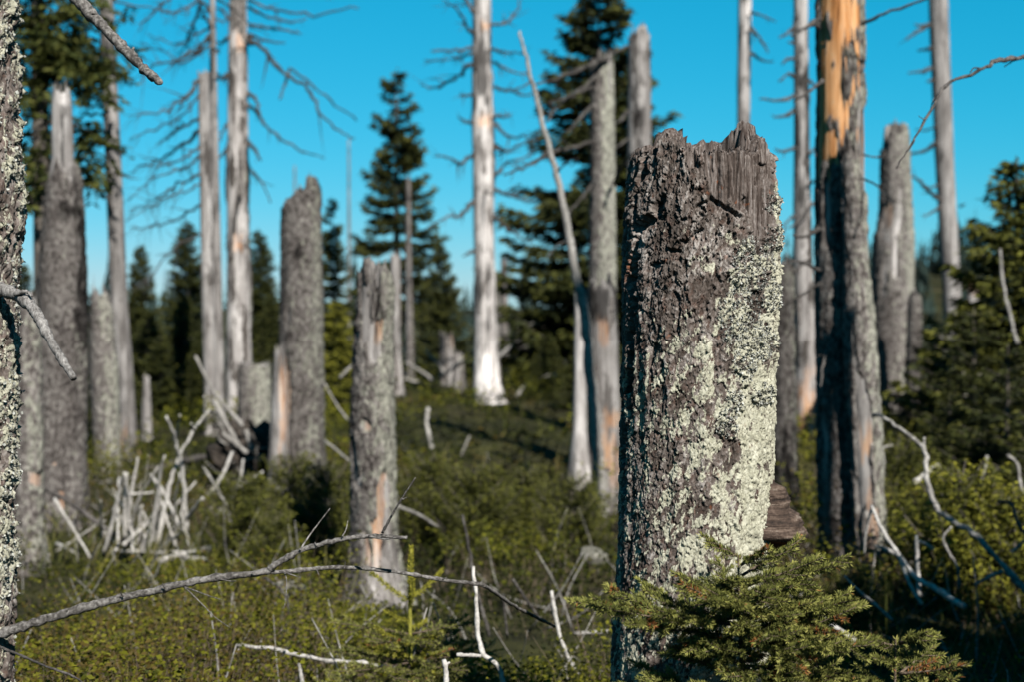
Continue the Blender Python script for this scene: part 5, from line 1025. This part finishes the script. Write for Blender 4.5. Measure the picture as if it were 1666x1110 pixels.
stick('pale stick rising right of the bleached heap', [(340, 806), (361, 776), (378, 736)], 10, 10.2, 8, 6, 431, mat=M_BLEACH)
stick('forked pale stick right of the bleached heap', [(352, 840), (362, 827), (388, 791), (396, 748)], 9.8, 10, 8, 5, 432, extra=[([(388, 794), (405, 784), (428, 768)], 9.9, 10, 7, 4)], mat=M_BLEACH)
roots = thing('uprooted_root_plate', 'dark uprooted root plate under crossing poles at the foot of the mottled trunk', 'root plate', Q(400, 790, 12.2))
c = Q(402, 742, 12.2); nu, nv = 40, 24; U, Vv = np.meshgrid(np.linspace(0, 2 * math.pi, nu), np.linspace(-.5, .5, nv) * math.pi, indexing='ij')
P = np.stack([np.cos(U) * np.cos(Vv) * .30, np.sin(U) * np.cos(Vv) * .25, np.sin(Vv) * .27], -1); P = P * (1 + .35 * fbm(P * 5, 3)[..., None] + .25 * vnoise(P * 16)[..., None]) + c
i, j = np.meshgrid(np.arange(nu - 1), np.arange(nv - 1), indexing='ij'); k = (i * nv + j).ravel()
part('soil_mass', P.reshape(-1, 3), np.stack([k, k + nv, k + nv + 1, k + 1], -1), M_SOIL, roots)
rs = np.random.RandomState(31)
for q in range(26):
    a = rs.uniform(0, 360); p0 = (402 + rs.normal(0, 18), 740 + rs.normal(0, 14)); L = rs.uniform(25, 60); an = rs.uniform(-2.9, .3)
    bpx(roots, [p0, (p0[0] + math.cos(an) * L * .6, p0[1] + math.sin(an) * L * .5), (p0[0] + math.cos(an + .4) * L, p0[1] + math.sin(an + .3) * L * .8)], 12.0, 11.9 + rs.uniform(-.2, .2), rs.uniform(4, 8), 2, seed=450 + q, mat=M_TWIG if q % 3 else M_STICK)
stick('long thin pole slanting down onto the root plate', [(318, 580), (346, 635), (372, 668), (396, 694)], 11.8, 11.7, 6, 9, 433, extra=[([(400, 700), (410, 735)], 11.7, 11.7, 10, 9)])
stick('pale pole propped across the root plate', [(347, 650), (368, 690), (392, 732)], 11.6, 11.6, 9, 10, 434)
stick('grey pole lying left of the root plate', [(362, 706), (390, 728), (402, 738)], 11.5, 11.5, 9, 9, 435)
stick('dark fallen log lying between the curving trunk and the root plate', [(205, 772), (270, 758), (330, 745), (390, 740)], 12.8, 12.6, 13, 11, 436, mat=M_DARKSTICK, twigs=6)
stick('split pale plank leaning left of the curving trunk', [(166, 660), (168, 700), (176, 745), (184, 760)], 13.2, 13.0, 14, 20, 437)
stick('short curved pale stick upright in the middle of the shrubs', [(697, 664), (694, 690), (699, 712), (705, 742)], 14.5, 14.5, 8, 8, 438, mat=M_BLEACH)
stick('thin grey stick right of the curved pale one', [(764, 710), (750, 742)], 14, 14, 4, 4, 439)
stick('short pale stick left of the big trunk', [(862, 788), (866, 815), (871, 852)], 10, 10, 9, 9, 440, mat=M_BLEACH)
stick('bent pale branch lying under the large spruce', [(840, 648), (852, 630), (872, 618), (905, 610)], 20, 20.5, 6, 5, 441)
stick('pale stick crossing behind the silver trunk foot', [(802, 592), (818, 575), (832, 562)], 20.5, 21, 6, 5, 442)
stick('stick slanting left of the silver trunk foot', [(715, 615), (745, 595), (770, 575)], 21, 20, 6, 5, 443)
stick('bleached stick in the tangle behind the pronged snag', [(660, 590), (690, 608), (706, 622)], 21, 21, 6, 7, 444)
stick('thin bleached stick in the tangle, nearer the small spruce', [(690, 570), (712, 592), (725, 612)], 21.5, 21.5, 5, 6, 445)
stick('low pale stick at the foot of the white-footed far trunk', [(645, 612), (668, 620), (680, 622)], 20.5, 20.5, 6, 5, 446)
stick('crooked pale stick left of the pronged snag', [(552, 616), (566, 602), (576, 594)], 13, 13, 6, 6, 447)
stick('thin grey stick slanting between the spiked snag and the pronged snag', [(528, 718), (550, 735), (574, 756)], 11, 10.8, 5, 5, 448)
stick('thin branch hanging down right of the spiked snag', [(526, 622), (545, 655), (566, 685)], 12, 12, 4, 4, 449)
stick('pale branch crossing behind the pronged snag foot', [(640, 822), (680, 838), (715, 860)], 8.4, 8.8, 8, 5, 450)
stick('brown thin stick standing below the middle young spruce', [(752, 838), (763, 893), (773, 949), (797, 1036)], 6.0, 5.8, 5, 8, 451, mat=M_TWIG)
stick('pale crooked branch standing near the bottom edge, foot forked', [(770, 922), (776, 994), (783, 1058), (814, 1094), (842, 1230), (850, 1340)], 4.25, 4.2, 8, 11, 452, extra=[([(743, 1066), (783, 1068)], 4.22, 4.22, 8, 7)], mat=M_BLEACH)
stick('curved pale branch at the bottom edge left of the big trunk', [(897, 962), (903, 1000), (912, 1040), (930, 1080), (950, 1112), (960, 1160)], 5.6, 5.5, 7, 9, 453, mat=M_BLEACH)
stick('grey stick lying under the curved pale branch', [(834, 943), (855, 975), (878, 1008)], 5.6, 5.6, 7, 6, 454, mat=M_TWIG)
stick('thin pale stick behind the curved pale branch', [(818, 968), (822, 1005), (826, 1040)], 5.8, 5.8, 5, 5, 455, mat=M_TWIG)
stick('long fallen branch lying across the bottom left shrubs', [(386, 1052), (440, 1056), (520, 1074), (592, 1080), (650, 1090)], 5.0, 4.8, 7, 9, 456, mat=M_BLEACH)
stick('thin twig arch below the fork of the foreground branch', [(430, 940), (462, 966), (470, 1000), (455, 1045)], 5.4, 5.4, 5, 4, 457, mat=M_TWIG)
stick('thin brown stick in the shrubs under the long foreground branch', [(330, 1010), (370, 1020), (400, 1040)], 5.6, 5.6, 4, 3, 458, mat=M_TWIG)
stick('little grey stick beside the edge tree in the lower left shrubs', [(68, 1020), (80, 1040), (88, 1055)], 6.5, 6.5, 6, 5, 459, mat=M_TWIG)
stick('short broken stub at the bottom edge near the seedling', [(726, 1120), (725, 1090), (722, 1074)], 3.9, 3.9, 10, 11, 460, extra=[([(723, 1084), (732, 1078)], 3.9, 3.9, 7, 4)], mat=M_BLEACH)
stick('pale stub at the bottom edge under the fallen branch', [(492, 1115), (489, 1095), (486, 1080)], 4.4, 4.4, 10, 7, 461)
stick('low pale stick beside the foot of the big trunk', [(935, 1032), (960, 1030), (990, 1028)], 5.6, 5.6, 8, 8, 462)
RG = 'bent dead branches at the right'
stick('long curved blue-grey branch sweeping down to the right frame edge', [(1420, 679), (1432, 676), (1463, 698), (1501, 729), (1507, 771), (1520, 820), (1548, 848), (1576, 862), (1617, 905), (1680, 972)], 6.9, 6.1, 6, 14, 470, group=RG, extra=[([(1502, 730), (1504, 712)], 6.7, 6.7, 7, 5), ([(1432, 676), (1430, 660)], 6.9, 6.9, 5, 3)])
stick('forked pale branch leaning on the foot of the twisted trunk', [(1418, 824), (1434, 860), (1463, 905), (1491, 941), (1524, 958), (1570, 990)], 6.6, 6.0, 6, 13, 471, group=RG, extra=[([(1424, 889), (1445, 896), (1465, 906)], 6.5, 6.4, 7, 8), ([(1418, 830), (1408, 870), (1406, 905)], 6.6, 6.7, 6, 4), ([(1463, 905), (1480, 950), (1500, 985)], 6.3, 6.2, 8, 7)], mat=M_BLEACH)
stick('upright pale stub among the forked branches', [(1491, 872), (1493, 920), (1496, 970)], 6.5, 6.5, 8, 10, 472, group=RG, extra=[([(1491, 880), (1505, 885), (1520, 895)], 6.5, 6.5, 6, 5)], mat=M_BLEACH)
stick('pale broken piece of wood behind the curved branch', [(1486, 788), (1506, 772), (1527, 758)], 8.2, 8.2, 12, 10, 473, group=RG, mat=M_BLEACH)
stick('thin grey branch at the foot of the twisted trunk', [(1374, 938), (1402, 966), (1425, 985), (1452, 1010)], 5.4, 5.2, 5, 7, 474, group=RG)
stick('pale log behind the smaller sapling', [(1328, 1000), (1360, 1022), (1392, 1044)], 4.6, 4.5, 10, 14, 475, group=RG, mat=M_BLEACH)
stick('crooked branch at the right frame edge above the bright bush', [(1639, 741), (1655, 756), (1660, 790), (1670, 815)], 7.6, 7.6, 7, 8, 476, group=RG)
stick('short twig standing above the bright bush', [(1606, 742), (1602, 765), (1596, 784)], 8, 8, 7, 5, 477, group=RG)
stick('stick lying in the shade at the right frame edge', [(1585, 953), (1608, 940), (1632, 930)], 6, 6, 6, 8, 478, group=RG)
stick('s-shaped twig below the curved branch', [(1548, 858), (1534, 876), (1544, 900), (1558, 925), (1560, 960)], 6.3, 6.3, 5, 6, 479, group=RG)
stick('dark bent branch at the right frame edge', [(1624, 816), (1645, 821), (1655, 850), (1672, 876)], 6.6, 6.4, 6, 8, 480, group=RG, mat=M_DARKSTICK)
stick('pale slanting twig in the bright bush', [(1616, 798), (1640, 812), (1658, 820)], 7.4, 7.4, 6, 5, 481, group=RG)
stick('short pale stick pointing up at the right frame edge', [(1645, 900), (1668, 880)], 6.4, 6.4, 6, 6, 482, group=RG)
stick('dead grey stem standing in front of the sunlit spruce', [(1627, 405), (1632, 460), (1645, 520), (1655, 560)], 10.6, 10.4, 5, 9, 483, group=RG)
stick('pale split slab standing behind the twisted trunk', [(1434, 730), (1435, 760), (1432, 800)], 8.6, 8.6, 10, 12, 484, group=RG, extra=[([(1428, 735), (1440, 728), (1452, 725)], 8.5, 8.5, 5, 4), ([(1426, 718), (1436, 706)], 8.5, 8.5, 6, 5)])
def stone(label, px, py, Y, rpx, seed, sq=.7):
    c = Q(px, py, Y); r = rpx * Y / FPX; nu, nv = 28, 18
    U, Vv = np.meshgrid(np.linspace(0, 2 * math.pi, nu), np.linspace(-.5, .5, nv) * math.pi, indexing='ij')
    P = np.stack([np.cos(U) * np.cos(Vv), np.sin(U) * np.cos(Vv) * .8, np.sin(Vv) * sq], -1) * r
    P = P * (1 + .5 * vnoise(P / r * 1.5 + seed)[..., None] + .2 * vnoise(P / r * 4 + seed)[..., None]) + c
    i, j = np.meshgrid(np.arange(nu - 1), np.arange(nv - 1), indexing='ij'); k = (i * nv + j).ravel()
    single('stone', label, 'stone', P.reshape(-1, 3), np.stack([k, k + nv, k + nv + 1, k + 1], -1), M_STONE, (c[0], c[1], c[2] - r * sq))
stone('pale stone half sunk in shrubs left of the big trunk', 965, 908, 8.2, 24, 1, .55)
stone('lichened stone under the fork of the foreground branch', 472, 962, 6.6, 26, 2)

# ------------------------------------------------------------------ low shrubs and grass
rs = np.random.RandomState(99)
def bilberry(n, y0, y1, size, leaves, spread, hmul=1.0, floor=.06):
    u = rs.rand(n); y = np.exp(np.log(y0) + u * (np.log(y1) - np.log(y0))); x = rs.uniform(-spread, spread, n) * y
    mound = sstep(.2, .85, .5 + .5 * vnoise(stack3(x * 1.1 + 11, y * 1.1, x * 0 + 3))); mound2 = .5 + .5 * vnoise(stack3(x * 2.0, y * 2.0 + 8, x * 0 + 5))
    keep = rs.rand(n) < (floor + (1 - floor) * sstep(.32, .66, .5 * mound + .5 * mound2))
    x, y, mound, mound2 = x[keep], y[keep], mound[keep], mound2[keep]; n = len(x)
    H = (.03 + .46 * mound * (.3 + mound2) + .1 * rs.rand(n)) * hmul; zg = G(x, y)
    pxx = W0 / 2 + FPX * x / y
    for (a_, b_, c_, d_, f_) in ((540, 690, 5.6, 7.7, .35), (40, 400, 6.4, 9.3, .32), (545, 800, 3.4, 4.75, .3), (720, 980, 3.6, 6.0, .55), (360, 700, 3.6, 5.1, .5), (1380, 1700, 4.5, 6.8, .6)):
        H = np.where((pxx > a_) & (pxx < b_) & (y > c_) & (y < d_), H * f_, H)
    lean = rs.normal(0, .35, (n, 2)) * H[:, None]
    base = np.stack([x, y, zg], -1); top = base + np.concatenate([lean, H[:, None]], 1)
    dry = sstep(.62, .8, .5 + .5 * vnoise(stack3(x * .7 + 31, y * .7, x * 0 + 9)))
    t = rs.uniform(.35, 1.05, (n, leaves)); P = base[:, None] + (top - base)[:, None] * t[..., None] + rs.normal(0, size * 1.1, (n, leaves, 3))
    P = P.reshape(-1, 3); m = len(P); d = rs.normal(size=(m, 3)); d[:, 2] = np.abs(d[:, 2]) * .5
    sz = size * rs.uniform(.45, 1.3, m)
    V, F = shards(P, d, sz * 1.5, sz * .42, rs, .1)
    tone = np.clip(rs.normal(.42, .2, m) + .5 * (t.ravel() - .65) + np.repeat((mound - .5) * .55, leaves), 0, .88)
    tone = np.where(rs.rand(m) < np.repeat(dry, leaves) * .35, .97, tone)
    return V, F, np.repeat(tone, 4), base, top
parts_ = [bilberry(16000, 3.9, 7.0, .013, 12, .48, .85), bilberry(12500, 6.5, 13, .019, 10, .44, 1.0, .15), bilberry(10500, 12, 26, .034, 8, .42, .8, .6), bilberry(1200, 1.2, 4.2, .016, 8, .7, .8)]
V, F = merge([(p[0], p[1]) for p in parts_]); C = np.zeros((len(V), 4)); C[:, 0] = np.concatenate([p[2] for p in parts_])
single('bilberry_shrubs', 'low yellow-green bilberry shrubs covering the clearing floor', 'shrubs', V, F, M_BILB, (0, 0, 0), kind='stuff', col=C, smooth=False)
bs = np.concatenate([p[3] for p in parts_[:2]]); tp_ = np.concatenate([p[4] for p in parts_[:2]]); sel = rs.rand(len(bs)) < .45; bs, tp_ = bs[sel], tp_[sel]
w = np.array([.0022, 0, 0]); V = np.stack([bs - w, bs + w, tp_], 1).reshape(-1, 3)
single('shrub_stems', 'thin brown bilberry stems between the leaves', 'shrubs', V, np.arange(len(V)).reshape(-1, 3), M_STEM, (0, 0, 0), kind='stuff', smooth=False)
n = 9000; y = np.exp(rs.uniform(math.log(4.2), math.log(24), n)); x = rs.uniform(-.46, .46, n) * y
cl = vnoise(stack3(x * .8 + 70, y * .8, x * 0)) > .05; x, y = x[cl], y[cl]; n = len(x)
b = np.stack([x, y, G(x, y)], -1); d = np.stack([rs.normal(0, .35, n), rs.normal(0, .35, n), np.ones(n)], -1)
V, F = shards(b, d, rs.uniform(.2, .45, n), .002 + .00022 * y, rs, .15); C = np.zeros((len(V), 4)); C[:, 0] = np.repeat(rs.rand(n), 4)
single('grass', 'thin grass blades growing between the shrubs', 'grass', V, F, M_GRASS, (0, 0, 0), kind='stuff', col=C, smooth=False)

# dry twigs sticking out of the shrubs
items = []
for k in range(420):
    y = math.exp(rs.uniform(math.log(4.3), math.log(13))); x = rs.uniform(-.44, .44) * y; L = rs.uniform(.15, .55)
    p0 = np.array([x, y, ground_at(x, y)]); d = rs.normal(0, .5, 3); d[2] = rs.uniform(.35, 1); d /= np.linalg.norm(d)
    sd_ = rs.normal(0, .18, 3); q = np.array([p0, p0 + d * L * .5 + sd_ * L * .4, p0 + d * L + sd_ * L * .2])
    items.append(tube(smooth_path(q, 3), np.linspace(.0045, .0015, 7) * rs.uniform(.6, 1.4), 4, .1, k))
V, F = merge(items)
single('dry_twigs', 'thin dry twigs poking out of the low shrubs', 'twigs', V, F, M_STICK, (0, 0, 0), kind='stuff')
